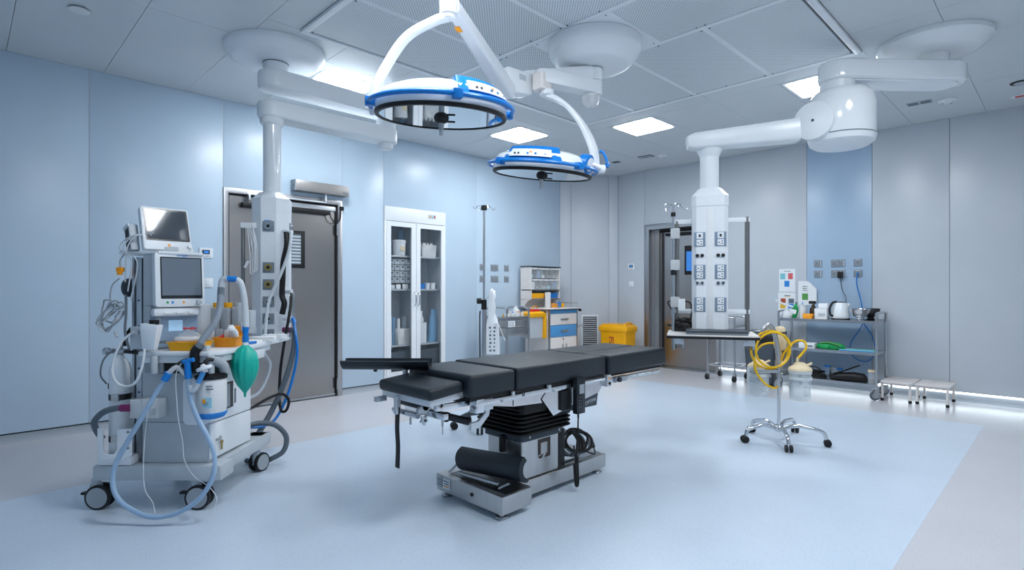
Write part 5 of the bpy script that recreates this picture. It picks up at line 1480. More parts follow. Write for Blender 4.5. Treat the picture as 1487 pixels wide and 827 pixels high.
t2 = ktray(-1.70, -1.575, 3.14, 3.32, .853, .905, 'orange', 'sharps_tray', 'orange yellow tray with scraps behind the front tray on the worktop', 'tray')
solo('orange_box', MB(MA).box(-1.70, -1.61, 3.33, 3.39, .853, .96), 'orange', 'upright orange carton behind the trays on the worktop', 'box', bev=.003)
for k in range(3):
    bag('tissue', A3(-1.60 - .03 * k, 3.20 + .04 * k, .90), .05, .05, .05 + .01 * k, 'paper', ['crumpled white tissue at the right of the orange tray', 'crumpled white tissue in the middle of the orange tray', 'crumpled white tissue at the back of the orange tray'][k], 'tissue', 'tissues in the orange tray', 60 + k)
solo('red_cap', MB(MA).cyl((-1.655, 3.15, .905), (-1.64, 3.16, .92), .008, n=10), 'red', 'small red cap on the edge of the orange tray', 'cap')
for k in range(3):
    solo('blister_pack', MB(MA).box(-1.775 + .045 * k, -1.738 + .045 * k, 3.235 + .008 * k, 3.245 + .008 * k, .853, .955 - .006 * k), 'paper' if k % 2 == 0 else 'lgrey', ['left white pad propped behind the clear mask', 'middle grey pad propped behind the clear mask', 'right white pad propped behind the clear mask'][k], 'pad', bev=.002, group='pads propped behind the mask')
solo('swab_box', MB(MA).box(-1.668, -1.618, 2.945, 2.985, .853, .880), 'lgrey', 'small grey carton at the front edge of the worktop', 'box', bev=.003)
solo('syringe', MB(MA).cyl((-1.60, 3.25, .862), (-1.55, 3.36, .862), .009, n=10), 'blue', 'blue connector lying on the worktop right of the orange tray', 'connector')
for k in range(4):
    x, y = -1.63 + .03 * (k % 2), 3.42 + .10 * k
    rr_ = random.Random(k)
    mbp = MB(MA)
    rgp = []
    for zz, s in ((.853, 1), (.853 + .010 + .004 * k, .97)):
        rgp.append([Vector((x + a * s + rr_.uniform(-.004, .004), y + b * s, zz + (rr_.uniform(0, .006) if zz > .855 else 0))) for a, b in rrect(-.075, .08, -.045, .045, .01, 2)])
    solo('packet', mbp.loft(rgp), 'paper' if k != 1 else 'clear_white', ['nearest', 'second', 'third', 'farthest'][k] + ' flat sterile packet on the far end of the worktop', 'packet', group='sterile packets on the worktop')

# ------------------------------------------------------------------ hoses between the left pendant and the machine
def hose(name, label, pts, r, m, cat='hose', extra=()):
    zmin = min(pts, key=lambda p: p[2])
    t = thing(name, label, cat, A3(*zmin))
    part('hose', MB(MA).tube(pts, r, n=10), m, t)
    for nm, a, b, rr_, mm in extra:
        part(nm, MB(MA).cyl(a, b, rr_, n=12), mm, t)
    return t
hose('gas_hose', 'white gas hose plugged into the top side outlet of the left pendant', [(-1.63, 4.10, 1.61), (-1.61, 4.05, 1.56), (-1.62, 4.02, 1.44), (-1.67, 4.0, 1.28), (-1.73, 3.97, 1.12), (-1.745, 3.95, .98), (-1.745, 3.93, .88), (-1.74, 3.9, .74), (-1.69, 3.88, .66), (-1.695, 3.83, .56), (-1.73, 3.76, .47), (-1.80, 3.62, .45), (-1.82, 3.49, .44)], .011, 'tube_white',
     extra=(('plug', (-1.70, 4.13, 1.615), (-1.625, 4.10, 1.60), .016, 'white'),))
hose('gas_hose', 'black gas hose hanging from the middle outlet of the left pendant', [(-1.64, 4.12, 1.155), (-1.62, 4.08, 1.12), (-1.615, 4.02, .98), (-1.64, 4.0, .80), (-1.66, 3.98, .60), (-1.655, 3.95, .42), (-1.62, 3.90, .33), (-1.575, 3.88, .34), (-1.56, 3.88, .41), (-1.60, 3.86, .455), (-1.66, 3.80, .44), (-1.72, 3.68, .40), (-1.80, 3.49, .36)], .010, 'black',
     extra=(('plug', (-1.70, 4.13, 1.165), (-1.63, 4.11, 1.165), .017, 'white'),))
hose('gas_hose', 'bright blue gas hose hanging from the lower outlet of the left pendant', [(-1.62, 4.12, .965), (-1.60, 4.08, .93), (-1.57, 4.04, .83), (-1.555, 4.02, .72), (-1.57, 4.0, .58), (-1.60, 3.95, .42), (-1.65, 3.88, .28), (-1.70, 3.78, .25), (-1.78, 3.62, .28), (-1.85, 3.485, .29)], .010, 'blue',
     extra=(('plug', (-1.70, 4.13, .965), (-1.63, 4.12, .965), .016, 'white'), ('sleeve', (-1.628, 4.12, .968), (-1.605, 4.10, .93), .015, 'blue')))
hose('gas_hose', 'thick grey scavenging hose with purple end below the left pendant outlets', [(-1.645, 4.12, .878), (-1.61, 4.10, .87), (-1.59, 4.06, .80), (-1.60, 4.02, .66), (-1.63, 3.96, .50), (-1.68, 3.88, .33), (-1.72, 3.80, .22), (-1.735, 3.74, .16)], .019, 'hose_grey',
     extra=(('end_sleeve', (-1.70, 4.13, .88), (-1.635, 4.12, .878), .021, 'purple'),))
hose('gas_hose', 'grey hose looping on the floor behind the machine castor', [(-1.735, 3.60, .29), (-1.66, 3.66, .30), (-1.58, 3.72, .27), (-1.52, 3.74, .19), (-1.53, 3.72, .10), (-1.60, 3.70, .055), (-1.68, 3.72, .022), (-1.80, 3.76, .022)], .017, 'hose_grey')
hose('strap_cable', 'black strap hanging from the upper side outlet of the left pendant', [(-1.665, 4.10, 1.60), (-1.655, 4.08, 1.50), (-1.675, 4.07, 1.38), (-1.68, 4.07, 1.26), (-1.685, 4.07, 1.14), (-1.665, 4.06, 1.08), (-1.68, 4.06, 1.0)], .020, 'black', 'strap')
# ------------------------------------------------------------------ suction stand
ms = F((4.50, 1.595, 0), RZC)
su = thing('suction_stand', 'chrome five-legged suction stand carrying two clear jars', 'suction stand', (4.50, 1.595, 0), RZC)
part('pole', MB(ms).cyl((0, 0, .11), (0, 0, .53), .012, n=14), 'chrome', su)
part('hook_tube', MB(ms).tube([(0, 0, .50), (-.005, 0, .65), (-.02, 0, .78), (-.045, 0, .87), (-.085, 0, .905), (-.12, 0, .87), (-.125, 0, .82)], .018, n=12), 'steel', su)
part('hub', MB(ms).lathe([(.03, .085), (.036, .095), (.036, .125), (.02, .135)], (0, 0, 0), 20), 'chrome', su)
for i, (cx, cy) in enumerate(((4.302, 1.769), (4.266, 1.445), (4.618, 1.295), (4.88, 1.604), (4.627, 1.852))):
    d = Vector((cx - 4.50, cy - 1.595, 0)); L_ = d.length; d.normalize()
    c0_ = Vector((4.50, 1.595, 0))
    lg = part('leg', MB().tube([c0_ + d * .02 + V(0, 0, .105), c0_ + d * .12 + V(0, 0, .135), c0_ + d * (L_ - .10) + V(0, 0, .125), c0_ + d * (L_ - .02) + V(0, 0, .10), c0_ + d * L_ + V(0, 0, .055)], .015, n=12), 'chrome', su)
    n_ = Vector((-d.y, d.x, 0))
    for s in (-1, 1):
        p = c0_ + d * (L_ + .008) + V(0, 0, .027)
        part('castor_wheel', MB().cyl(p + n_ * .006 * s, p + n_ * .026 * s, .027, n=18), 'black', lg, bev=.006)
part('cross_rail', MB(ms).box(-.20, .18, -.012, .012, .535, .560), 'steel', su, bev=.003)
part('bracket_loop', MB(ms).tube([(-.13, .03, .575), (-.20, .03, .575), (-.225, .03, .57), (-.225, .03, .52), (-.23, .03, .44)], .009, n=8), 'clear_white', su)
for k, (x, y) in enumerate(((-.123, .075), (.118, -.09))):
    jr_ = thing('suction_jar', ['clear graduated suction jar with cream lid at the left of the stand', 'clear graduated suction jar with cream lid at the right of the stand'][k], 'suction jar', ms @ Vector((x, y, .345)), RZC, 'jars on the suction stand')
    r_ = .077
    part('jar', MB(ms).lathe([(.001, .345), (r_ * .9, .345), (r_ * .96, .353), (r_, .565), (r_ * .95, .565), (r_ * .91, .360), (.001, .355)], (x, y, 0), 32), 'jar_glass', jr_)
    part('rim', MB(ms).lathe([(r_ * 1.02, .545), (r_ * 1.06, .550), (r_ * 1.06, .567), (r_ * 1.02, .572)], (x, y, 0), 32), 'clear_white', jr_)
    part('holder_ring', MB(ms).lathe([(r_ * 1.005, .50), (r_ * 1.07, .50), (r_ * 1.07, .522), (r_ * 1.005, .522)], (x, y, 0), 32, ring=True), 'clear_white', jr_)
    ld = part('lid', MB(ms).lathe([(r_ * 1.08, .568), (r_ * 1.08, .578), (r_ * .98, .590), (r_ * .62, .606), (r_ * .5, .622), (r_ * .3, .628), (.001, .628)], (x, y, 0), 32), 'cream', jr_)
    part('spout', MB(ms).cyl((x - .02, y, .61), (x - .02, y, .662), .011, .009, n=12), 'cream', ld)
    part('spout', MB(ms).cyl((x + .04, y, .60), (x + .085, y - .01, .622), .009, n=12), 'cream', ld)
    for i in range(8):
        part('graduation', MB(ms).box(x - .012, x + (.03 if i % 2 else .02), y - r_ * .985 - .0008, y - r_ * .965, .38 + .016 * i, .384 + .016 * i), 'white', jr_)
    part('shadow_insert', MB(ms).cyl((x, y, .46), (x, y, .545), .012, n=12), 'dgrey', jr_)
    part('clip', MB(ms).box(x * .55 - .008, x * .55 + .008, min(0, y), max(0, y), .50, .520), 'steel', jr_)
rg = thing('vacuum_regulator', 'cream vacuum trap with ribbed cap behind the hook of the suction stand', 'vacuum regulator', ms @ Vector((.05, .09, .70)), RZC)
part('body', MB(ms).lathe([(.02, .70), (.042, .715), (.048, .75), (.048, .80), (.036, .83)], (.05, .085, 0), 24), 'cream', rg)
part('cap', MB(ms).lathe([(.036, .845), (.04, .85), (.04, .868), (.03, .885), (.001, .89)], (.05, .085, 0), 24), 'cream', rg)
part('ribs', MB(ms).lathe([(.037, .828), (.037, .846)], (.05, .085, 0), 10), 'dgrey', rg)
part('stem', MB(ms).tube([(.05, .085, .71), (.045, .06, .62), (.02, .02, .56)], .012, n=10), 'cream', rg)
part('clear_cup', MB(ms).lathe([(.026, .53), (.03, .54), (.03, .62)], (.04, .085, 0), 18), 'clear', rg)
yt = thing('suction_tube', 'yellow suction tubing coiled over the hook of the suction stand', 'tube', ms @ Vector((-.05, -.04, .55)), RZC)
def cir(cx, cz, r, y, a0, a1, n, dy=0.):
    return [(cx + r * math.cos(a0 + (a1 - a0) * i / n), y + dy * i / n, cz + r * math.sin(a0 + (a1 - a0) * i / n)) for i in range(n + 1)]
part('coil', MB(ms).tube(cir(-.055, .715, .135, -.035, .2, .2 + 2 * PI, 14, .02) + cir(-.07, .712, .148, -.02, .2 + 2 * PI, .2 + 4 * PI, 14, .03), .0085, n=8), 'yellow_tube', yt)
part('jar_link', MB(ms).tube([(-.143, .075, .65), (-.145, .06, .70), (-.11, .03, .75), (-.05, .0, .765), (.0, .03, .74), (.03, .06, .68), (.05, .08, .62)], .0085, n=8), 'yellow_tube', yt)
part('jar_link', MB(ms).tube([(.098, -.09, .655), (.13, -.09, .69), (.17, -.08, .74), (.16, -.06, .785), (.11, -.03, .78), (.06, .02, .70), (.04, .05, .62)], .0085, n=8), 'yellow_tube', yt)
part('tail', MB(ms).tube([(-.20, -.02, .66), (-.19, -.03, .55), (-.13, -.05, .46), (-.06, -.04, .425), (-.02, -.02, .43)], .0085, n=8), 'yellow_tube', yt)

# ------------------------------------------------------------------ steel trolley by the right wall
tr_ = thing('steel_trolley', 'three-tier stainless steel trolley against the right wall', 'trolley', (7.14, 1.96, 0))
tx0, tx1, ty0, ty1 = 6.925, 7.36, 1.46, 2.455
for y in (ty0, ty1):
    part('end_hoop', MB().tube([(tx0, y, .12), (tx0, y, .86), (tx0 + .008, y, .905), (tx0 + .05, y, .925), (tx1 - .05, y, .925), (tx1 - .008, y, .905), (tx1, y, .86), (tx1, y, .12)], .0135, n=10, k=3), 'steel', tr_)
for z in (.155, .495, .835):
    s = part('shelf', MB().box(tx0 + .012, tx1 - .012, ty0 + .012, ty1 - .012, z - .004, z), 'steel_brushed', tr_)
    part('shelf_lip', MB().box(tx0 + .008, tx0 + .014, ty0 + .012, ty1 - .012, z - .025, z + .008).box(tx1 - .014, tx1 - .008, ty0 + .012, ty1 - .012, z - .025, z + .008)
         .box(tx0 + .012, tx1 - .012, ty0 + .008, ty0 + .013, z - .025, z + .008).box(tx0 + .012, tx1 - .012, ty1 - .013, ty1 - .008, z - .025, z + .008), 'steel', s)
def tro_castor(x, y, ang, parent):
    Q = F((x, y, 0), ang)
    c_ = part('castor', MB(Q).box(-.028, .028, -.020, .020, .10, .115).box(-.02, .035, -.020, -.016, .03, .10).box(-.02, .035, .016, .020, .03, .10), 'steel', parent, bev=.003)
    part('tyre', MB(Q).cyl((.018, -.013, .05), (.018, .013, .05), .05, n=26), 'hose_grey', c_, bev=.005)
    part('wheel_hub', MB(Q).cyl((.018, -.0145, .05), (.018, .0145, .05), .034, n=22), 'grey', c_)
    part('axle', MB(Q).cyl((.018, -.022, .05), (.018, .022, .05), .010, n=12), 'steel', c_)
tro_castor(tx0, ty0, 2.3, tr_); tro_castor(tx1 - .03, ty0, 2.0, tr_); tro_castor(tx0, ty1, 1.2, tr_); tro_castor(tx1 - .03, ty1, .6, tr_)

Z1 = .836
kt = thing('electric_kettle', 'white electric kettle with black handle on the steel trolley', 'kettle', (7.08, 1.84, Z1))
c0 = Vector((7.08, 1.84, 0))
part('base', MB().lathe([(.09, Z1), (.094, Z1 + .008), (.09, Z1 + .02)], c0, 28), 'black', kt)
part('body', MB().lathe([(.088, Z1 + .02), (.090, Z1 + .035), (.082, Z1 + .12), (.066, Z1 + .185), (.060, Z1 + .195)], c0, 32), 'white_gloss', kt)
part('lid', MB().lathe([(.060, Z1 + .195), (.058, Z1 + .203), (.001, Z1 + .206)], c0, 28), 'dgrey', kt)
part('water_window', MB().lathe([(.0905, Z1 + .030), (.0905, Z1 + .036)], c0, 28), 'lgrey', kt)
hd = CX
part('handle', MB().tube([c0 - hd * .045 + V(0, 0, Z1 + .205), c0 - hd * .095 + V(0, 0, Z1 + .19), c0 - hd * .125 + V(0, 0, Z1 + .12), c0 - hd * .115 + V(0, 0, Z1 + .06), c0 - hd * .088 + V(0, 0, Z1 + .045)], .012, n=8), 'black', kt)
part('spout', MB().tube([c0 + hd * .07 + V(0, 0, Z1 + .15), c0 + hd * .09 + V(0, 0, Z1 + .17), c0 + hd * .098 + V(0, 0, Z1 + .185)], .016, n=8), 'white', kt)
for k, (x, y, m, r_, lb) in enumerate(((7.04, 1.64, 'steel_polished', .105, 'shiny steel footed bowl at the front of the trolley top'), (7.255, 1.585, 'dark_steel', .09, 'dark steel footed bowl behind the shiny bowl on the trolley'))):
    bw = thing('steel_bowl', lb, 'bowl', (x, y, Z1))
    part('foot', MB().lathe([(.058, Z1), (.06, Z1 + .004), (.035, Z1 + .018), (.028, Z1 + .035)], (x, y, 0), 28), m, bw)
    part('bowl', MB().lathe([(.028, Z1 + .033), (.06, Z1 + .05), (.088, Z1 + .09), (r_, Z1 + .128), (r_ + .006, Z1 + .132), (r_ - .004, Z1 + .129), (.083, Z1 + .09), (.055, Z1 + .054), (.001, Z1 + .042)], (x, y, 0), 32), m, bw)
wbx = thing('tissue_box', 'white paper towel box on the trolley left of the kettle', 'box', (7.08, 2.03, Z1))
part('carton', MB().box(7.02, 7.14, 1.965, 2.095, Z1, Z1 + .125), 'white_matt', wbx, bev=.003)
part('towel', MB().box(7.05, 7.13, 1.965, 2.065, Z1 + .125, Z1 + .185), 'paper', wbx, bev=.012)
part('label', MB().box(7.018, 7.0205, 1.985, 2.055, Z1 + .035, Z1 + .07), 'lgrey', wbx)
o_ = tray_box('orange_dish', 6.985, 7.075, 2.105, 2.215, Z1, Z1 + .06, 'orange', 'small orange dish at the front edge of the steel trolley', 'dish', taper=.75)
bt = thing('spray_bottle', 'clear white pump bottle with blue tip on the steel trolley', 'bottle', (7.11, 2.252, Z1))
part('bottle', MB().lathe([(.034, Z1), (.038, Z1 + .006), (.038, Z1 + .12), (.030, Z1 + .145), (.014, Z1 + .155), (.014, Z1 + .17)], (7.11, 2.252, 0), 24), 'clear_white', bt)
part('fill', MB().lathe([(.033, Z1 + .004), (.033, Z1 + .075)], (7.11, 2.252, 0), 20), 'paper', bt)
part('tip', MB().lathe([(.006, Z1 + .17), (.004, Z1 + .20)], (7.11, 2.252, 0), 10), 'p_blue', bt)
ab_ = thing('amber_bottle', 'dark amber bottle with black spray head on the steel trolley', 'bottle', (7.20, 2.16, Z1))
part('bottle', MB().lathe([(.036, Z1), (.04, Z1 + .006), (.04, Z1 + .11), (.018, Z1 + .145), (.014, Z1 + .17)], (7.20, 2.16, 0), 24), 'amber', ab_)
part('spray_head', MB().cbox((7.195, 2.17, Z1 + .19), (.03, .075, .035)), 'black', ab_, bev=.008)
gb = thing('green_bottle', 'green squeeze bottle with white label lying against the trolley end', 'bottle', (7.075, 2.345, Z1))
MGb = F((7.075, 2.345, Z1 + .008), 0) @ Matrix.Rotation(.20, 4, 'X')
part('bottle', MB(MGb).lathe([(.030, 0), (.038, .008), (.042, .09), (.034, .125), (.016, .15), (.015, .17)], (0, 0, 0), 24, sx=.8), 'green', gb)
part('label', MB(MGb).box(-.036, -.030, -.03, .045, .05, .10), 'paper', gb)
part('cap', MB(MGb).lathe([(.013, .17), (.013, .19)], (0, 0, 0), 12), 'mgrey', gb)
bag('plastic_bag', (6.985, 2.385, Z1 + .001), .08, .12, .12, 'clear_white', 'crumpled clear plastic bag at the left end of the trolley top', 'plastic bag', None, 21)
fx = thing('tubing_packet', 'clear tubing packet with pale blue tip sticking up at the trolley end', 'packet', (7.02, 2.44, Z1 + .12))
part('tube', MB().tube([(7.03, 2.33, Z1 + .135), (7.02, 2.40, Z1 + .16), (7.0, 2.47, Z1 + .19), (6.98, 2.52, Z1 + .23)], .014, n=8), 'clear_white', fx)
part('tip', MB().cyl((6.98, 2.515, Z1 + .225), (6.972, 2.54, Z1 + .25), .007, n=8), 'p_teal', fx)
Z2 = .496
pb_ = thing('small_carton', 'small white carton with grey print on the middle trolley shelf', 'box', (7.02, 2.17, Z2))
part('carton', MB().box(6.97, 7.09, 2.08, 2.25, Z2, Z2 + .065), 'white_matt', pb_, bev=.003)
part('print', MB().box(6.9685, 6.9705, 2.10, 2.16, Z2 + .02, Z2 + .04), 'mgrey', pb_)
gm = thing('face_mask', 'green face mask bundle with valve on the middle trolley shelf', 'face mask', (7.03, 1.93, Z2))
part('bundle', MB().loft([[Vector((7.04 + .06 * k * math.cos(a), 1.93 + .15 * k * math.sin(a), Z2 + z)) for a in [2 * PI * i / 18 for i in range(18)]] for k, z in ((.7, 0), (1., .02), (.95, .055), (.6, .08))]), 'green', gm, smooth=60)
part('valve', MB().cyl((6.985, 1.95, Z2 + .04), (6.965, 1.95, Z2 + .045), .022, n=16), 'green', gm)
part('rim', MB().tube([(6.985, 1.81, Z2 + .05), (6.975, 1.88, Z2 + .075), (6.985, 1.95, Z2 + .085), (7.0, 2.03, Z2 + .07)], .008, n=8), 'p_green', gm)
cy = thing('wrapped_pack', 'flat cyan wrapped pack on the right of the middle trolley shelf', 'packet', (7.05, 1.66, Z2))
part('pack', MB().box(6.965, 7.18, 1.49, 1.83, Z2, Z2 + .018), 'p_teal', cy, bev=.006)
part('stripe', MB().box(6.962, 6.9655, 1.50, 1.82, Z2 + .005, Z2 + .012), 'p_blue', cy)
Z3 = .156
bcb = thing('cable_bundle', 'coiled black cable on the left of the bottom trolley shelf', 'cable', (7.05, 2.13, Z3))
for k in range(5):
    part('loop', MB().tube([(7.05 + (.05 + .004 * k) * math.cos(a), 2.13 + (.15 - .006 * k) * math.sin(a), Z3 + .012 + .016 * k + (.02 * math.cos(a + k) if k > 2 else 0) + (.018 if k > 2 else 0)) for a in [2 * PI * i / 12 for i in range(12)]], .010, n=8, closed=True, k=3), 'black', bcb)
part('arch', MB().tube([(7.02, 2.05, Z3 + .03), (7.02, 2.03, Z3 + .10), (7.02, 2.10, Z3 + .13), (7.03, 2.18, Z3 + .10)], .007, n=8), 'black', bcb)
bbg = thing('black_bag', 'long black soft bag with raised strap on the bottom trolley shelf', 'bag', (7.08, 1.74, Z3))
part('body', MB().loft([[Vector((7.05 + .065 * k * math.cos(a), y, Z3 + .05 * k2 + .048 * k2 * math.sin(a))) for a in [2 * PI * i / 14 for i in range(14)]] for y, k, k2 in ((1.575, .5, .7), (1.60, .9, 1), (1.70, 1, 1.1), (1.85, .95, .9), (1.93, .5, .5))]), 'black', bbg, smooth=60)
part('strap', MB().tube([(7.05, 1.90, Z3 + .07), (7.04, 1.80, Z3 + .11), (7.04, 1.70, Z3 + .16), (7.05, 1.645, Z3 + .185)], .022, n=8, flat=.4), 'black', bbg)
clp = thing('rail_clamp', 'small steel rail clamp with blue levers behind the black bag', 'clamp', (7.16, 1.93, Z3))
part('body', MB().box(7.16, 7.23, 1.88, 1.98, Z3, Z3 + .12), 'steel', clp, bev=.008)
part('lever', MB().box(7.15, 7.18, 1.97, 2.03, Z3 + .12, Z3 + .145), 'p_blue', clp, bev=.004)
part('lever', MB().box(7.15, 7.18, 1.84, 1.90, Z3 + .10, Z3 + .125), 'p_blue', clp, bev=.004)
jj = thing('specimen_jar', 'clear jar with cream lid at the right end of the bottom shelf', 'jar', (7.03, 1.522, Z3))
part('jar', MB().lathe([(.036, Z3), (.038, Z3 + .01), (.038, Z3 + .13)], (7.03, 1.522, 0), 20), 'clear', jj)
part('lid', MB().lathe([(.04, Z3 + .13), (.04, Z3 + .15)], (7.03, 1.522, 0), 20), 'cream', jj)

# plug and cables on the blue strip
pg = thing('plug_cable', 'black mains plug with thin black lead down to the kettle', 'power cable', (XR - .05, 1.935, .9))
part('plug', MB().box(XR - .055, XR - .013, 1.905, 1.962, 1.315, 1.392), 'black', pg, bev=.006)
part('lead', MB().tube([(XR - .035, 1.934, 1.32), (XR - .04, 1.92, 1.24), (XR - .06, 1.90, 1.16), (XR - .10, 1.86, 1.10), (XR - .12, 1.85, 1.02), (XR - .13, 1.85, .93)], .0045, n=8), 'dgrey', pg)
bl_ = thing('network_cable', 'blue network cable hanging from the lower data socket behind the trolley', 'network cable', (XR - .06, 1.70, .3))
part('cable', MB().tube([(XR - .02, 1.757, 1.365), (XR - .03, 1.765, 1.25), (XR - .035, 1.73, 1.10), (XR - .035, 1.70, .92), (XR - .035, 1.695, .80), (XR - .035, 1.64, .70), (XR - .035, 1.60, .62), (XR - .035, 1.58, .46), (XR - .035, 1.64, .36), (XR - .035, 1.72, .35), (XR - .035, 1.80, .40), (XR - .035, 1.83, .52), (XR - .035, 1.80, .60), (XR - .035, 1.74, .70), (XR - .035, 1.70, .79)], .0055, n=8), 'blue', bl_)
part('plug', MB().box(XR - .032, XR - .013, 1.748, 1.766, 1.355, 1.378), 'blue', bl_, bev=.002)

# ------------------------------------------------------------------ posters on the right wall
def poster(y0, y1, z0, z1, label, items, title, curl=False):
    t = thing('paper_notice', label, 'notice', (XR, (y0 + y1) / 2, z0), group='notices beside the blue strip')
    if not curl:
        part('sheet', MB().box(XR - .003, XR - .0008, y0, y1, z0, z1), 'paper', t)
    else:
        rgs = []
        for i in range(7):
            u = i / 6
            y = y1 - (y1 - y0) * u
            off = .003 + .045 * max(0, u - .55) ** 1.5
            zt_ = z1 - .10 * max(0, u - .55) / .45
            zb_ = z0 + .05 * max(0, u - .7) / .3
            rgs.append([Vector((XR - off, y, zb_)), Vector((XR - off - .0015, y, zb_)), Vector((XR - off - .0015, y, zt_)), Vector((XR - off, y, zt_))])
        part('sheet', MB().loft(rgs), 'paper', t)
    for (a, b, c, d, m) in items:
        part('printed_square', MB().box(XR - .0048, XR - .0028, a, b, c, d), m, t)
    for (a, b, c, d, m) in title:
        part('printed_line', MB().box(XR - .0045, XR - .0028, a, b, c, d), m, t)
poster(2.445, 2.64, 1.150, 1.440, 'white notice with teal, red and blue squares on the right wall', [(2.565, 2.625, 1.31, 1.385, 'p_teal'), (2.475, 2.53, 1.31, 1.385, 'p_red'), (2.515, 2.575, 1.215, 1.29, 'p_blue')], [(2.50, 2.58, 1.408, 1.415, 'mgrey')])
poster(2.445, 2.65, .850, 1.140, 'white notice with brown, grey, yellow and blue squares on the right wall', [(2.56, 2.62, 1.01, 1.065, 'p_brown'), (2.46, 2.525, 1.005, 1.065, 'p_grey'), (2.565, 2.625, .94, 1.0, 'p_yellow'), (2.465, 2.53, .94, 1.0, 'p_blue')], [(2.505, 2.575, 1.082, 1.092, 'cream'), (2.505, 2.575, 1.096, 1.106, 'dgrey')])
poster(2.195, 2.41, .985, 1.285, 'curled white notice with one green square beside the blue strip', [(2.295, 2.365, 1.05, 1.13, 'p_green')], [(2.29, 2.36, 1.215, 1.222, 'lgrey'), (2.29, 2.36, 1.19, 1.197, 'cream'), (2.30, 2.36, 1.165, 1.172, 'lgrey')], True)

# ------------------------------------------------------------------ step stools
def step(y0, y1, x0, label):
    t = thing('step_stool', label, 'step stool', ((x0 + 7.41) / 2, (y0 + y1) / 2, 0), group='low step stools by the right wall')
    part('top', MB().prism(rrect(x0 - .012, 7.425, y0 - .012, y1 + .012, .02), .192, .206), 'warm_white', t, bev=.003)
    part('apron', MB().box(x0 + .005, 7.405, y0 + .005, y1 - .005, .178, .192), 'warm_white', t)
    for x in (x0 + .008, 7.402):
        for y in (y0 + .008, y1 - .008):
            lg = part('leg', MB().cyl((x, y, .02), (x, y, .192), .0125, n=12), 'warm_white', t)
            part('foot_cap', MB().cyl((x, y, 0), (x, y, .028), .0155, n=12), 'black', lg)
step(1.165, 1.425, 6.965, 'low white step stool nearest the steel trolley')
step(.86, 1.125, 6.99, 'low white step stool at the far right from the trolley')

# ------------------------------------------------------------------ grey pedal bin
gb_ = thing('waste_bin', 'dark grey wheeled waste bin with black liner left of the trolley', 'waste bin', (7.17, 2.72, 0))
part('body', MB().loft([[Vector((7.17 + a * s, 2.715 + b * s, z)) for a, b in rrect(-.19, .19, -.19, .19, .03, 3)] for s, z in ((.82, .02), (.84, .03), (1.0, .60))]), 'bin_grey', gb_)
part('liner', MB().loft([[Vector((7.17 + a * s * (1 + .02 * math.sin(7 * i + z * 90)), 2.715 + b * s, z)) for i, (a, b) in enumerate(rrect(-.197, .197, -.197, .197, .03, 3))] for s, z in ((.99, .52), (1.03, .55), (1.02, .60), (1.0, .615))]), 'black', gb_)
part('lid', MB().box(6.965, 7.38, 2.515, 2.92, .615, .66), 'bin_grey', gb_, bev=.012)
part('mark', MB().box(7.005, 7.0105, 2.69, 2.74, .38, .44), 'black', gb_)
for y in (2.57, 2.86):
    part('wheel', MB().cyl((7.30, y - .015, .04), (7.30, y + .015, .04), .04, n=18), 'black', gb_)
    part('foot', MB().box(7.01, 7.05, y - .02, y + .02, 0, .03), 'black', gb_)
solo('paper_sheet', MB().box(7.05, 7.26, 2.56, 2.80, .6605, .664), 'paper', 'white sheets of paper lying on the grey bin lid', 'paper')

# ------------------------------------------------------------------ tubular cart behind the right pendant
tc = thing('tubular_cart', 'chrome tubular instrument cart on castors behind the right pendant shelf', 'cart', (7.2, 3.2, 0))
for x in (7.0, 7.38):
    part('hoop', MB().tube([(x, 3.02, .09), (x, 3.02, .76), (x, 3.03, .80), (x, 3.07, .82), (x, 3.33, .82), (x, 3.37, .80), (x, 3.38, .76), (x, 3.38, .09)], .012, n=10, k=3), 'steel', tc)
for y in (3.02, 3.38):
    part('cross_tube', MB().cyl((7.0, y, .19), (7.38, y, .19), .007, n=8), 'steel', tc)
    part('cross_tube', MB().cyl((7.0, y, .70), (7.38, y, .70), .008, n=8), 'steel', tc)
for x in (7.0, 7.38):
    part('cross_tube', MB().cyl((x, 3.02, .19), (x, 3.38, .19), .007, n=8), 'steel', tc)
part('shelf', MB().box(6.99, 7.39, 3.03, 3.37, .705, .72), 'steel_brushed', tc, bev=.003)
for x in (7.0, 7.38):
    for y in (3.02, 3.38):
        c_ = part('castor', MB().cyl((x, y, .05), (x, y, .10), .022, n=12), 'steel', tc)
        part('wheel', MB().cyl((x - .012, y - .02, .038), (x - .012, y + .02, .038), .038, n=20), 'black', c_, bev=.006)

# ------------------------------------------------------------------ yellow clinical waste box
yb = thing('clinical_waste_bin', 'yellow clinical waste bin with rounded lid near the right door', 'waste bin', (7.05, 4.83, 0))
def yr(s, z, r=.03, dx=0): return [Vector((7.05 + a * s, 4.825 + b * s, z)) for a, b in rrect(-.15, .15, -.235, .235, r, 4)]
part('body', MB().loft([yr(.88, .0), yr(.90, .02), yr(.97, .52), yr(1.0, .56)]), 'yellow', yb)
part('lid', MB().loft([yr(1.06, .555), yr(1.08, .57), yr(1.08, .615), yr(1.02, .635), yr(.93, .642), yr(.90, .66), yr(.6, .665)]), 'yellow', yb, smooth=45)
part('lid_handle', MB().tube([(6.95, 4.65, .655), (7.0, 4.63, .68), (7.1, 4.63, .68), (7.15, 4.65, .655)], .012, n=8), 'yellow', yb)
sk = part('hazard_mark', MB().box(6.898, 6.912, 4.80, 4.88, .36, .475), 'p_brown', yb)
part('mark_field', MB().box(6.896, 6.899, 4.808, 4.872, .368, .455), 'orange', sk)
part('mark_figure', MB().box(6.8945, 6.8965, 4.822, 4.836, .405, .445).box(6.8945, 6.8965, 4.838, 4.864, .378, .396), 'black', sk)

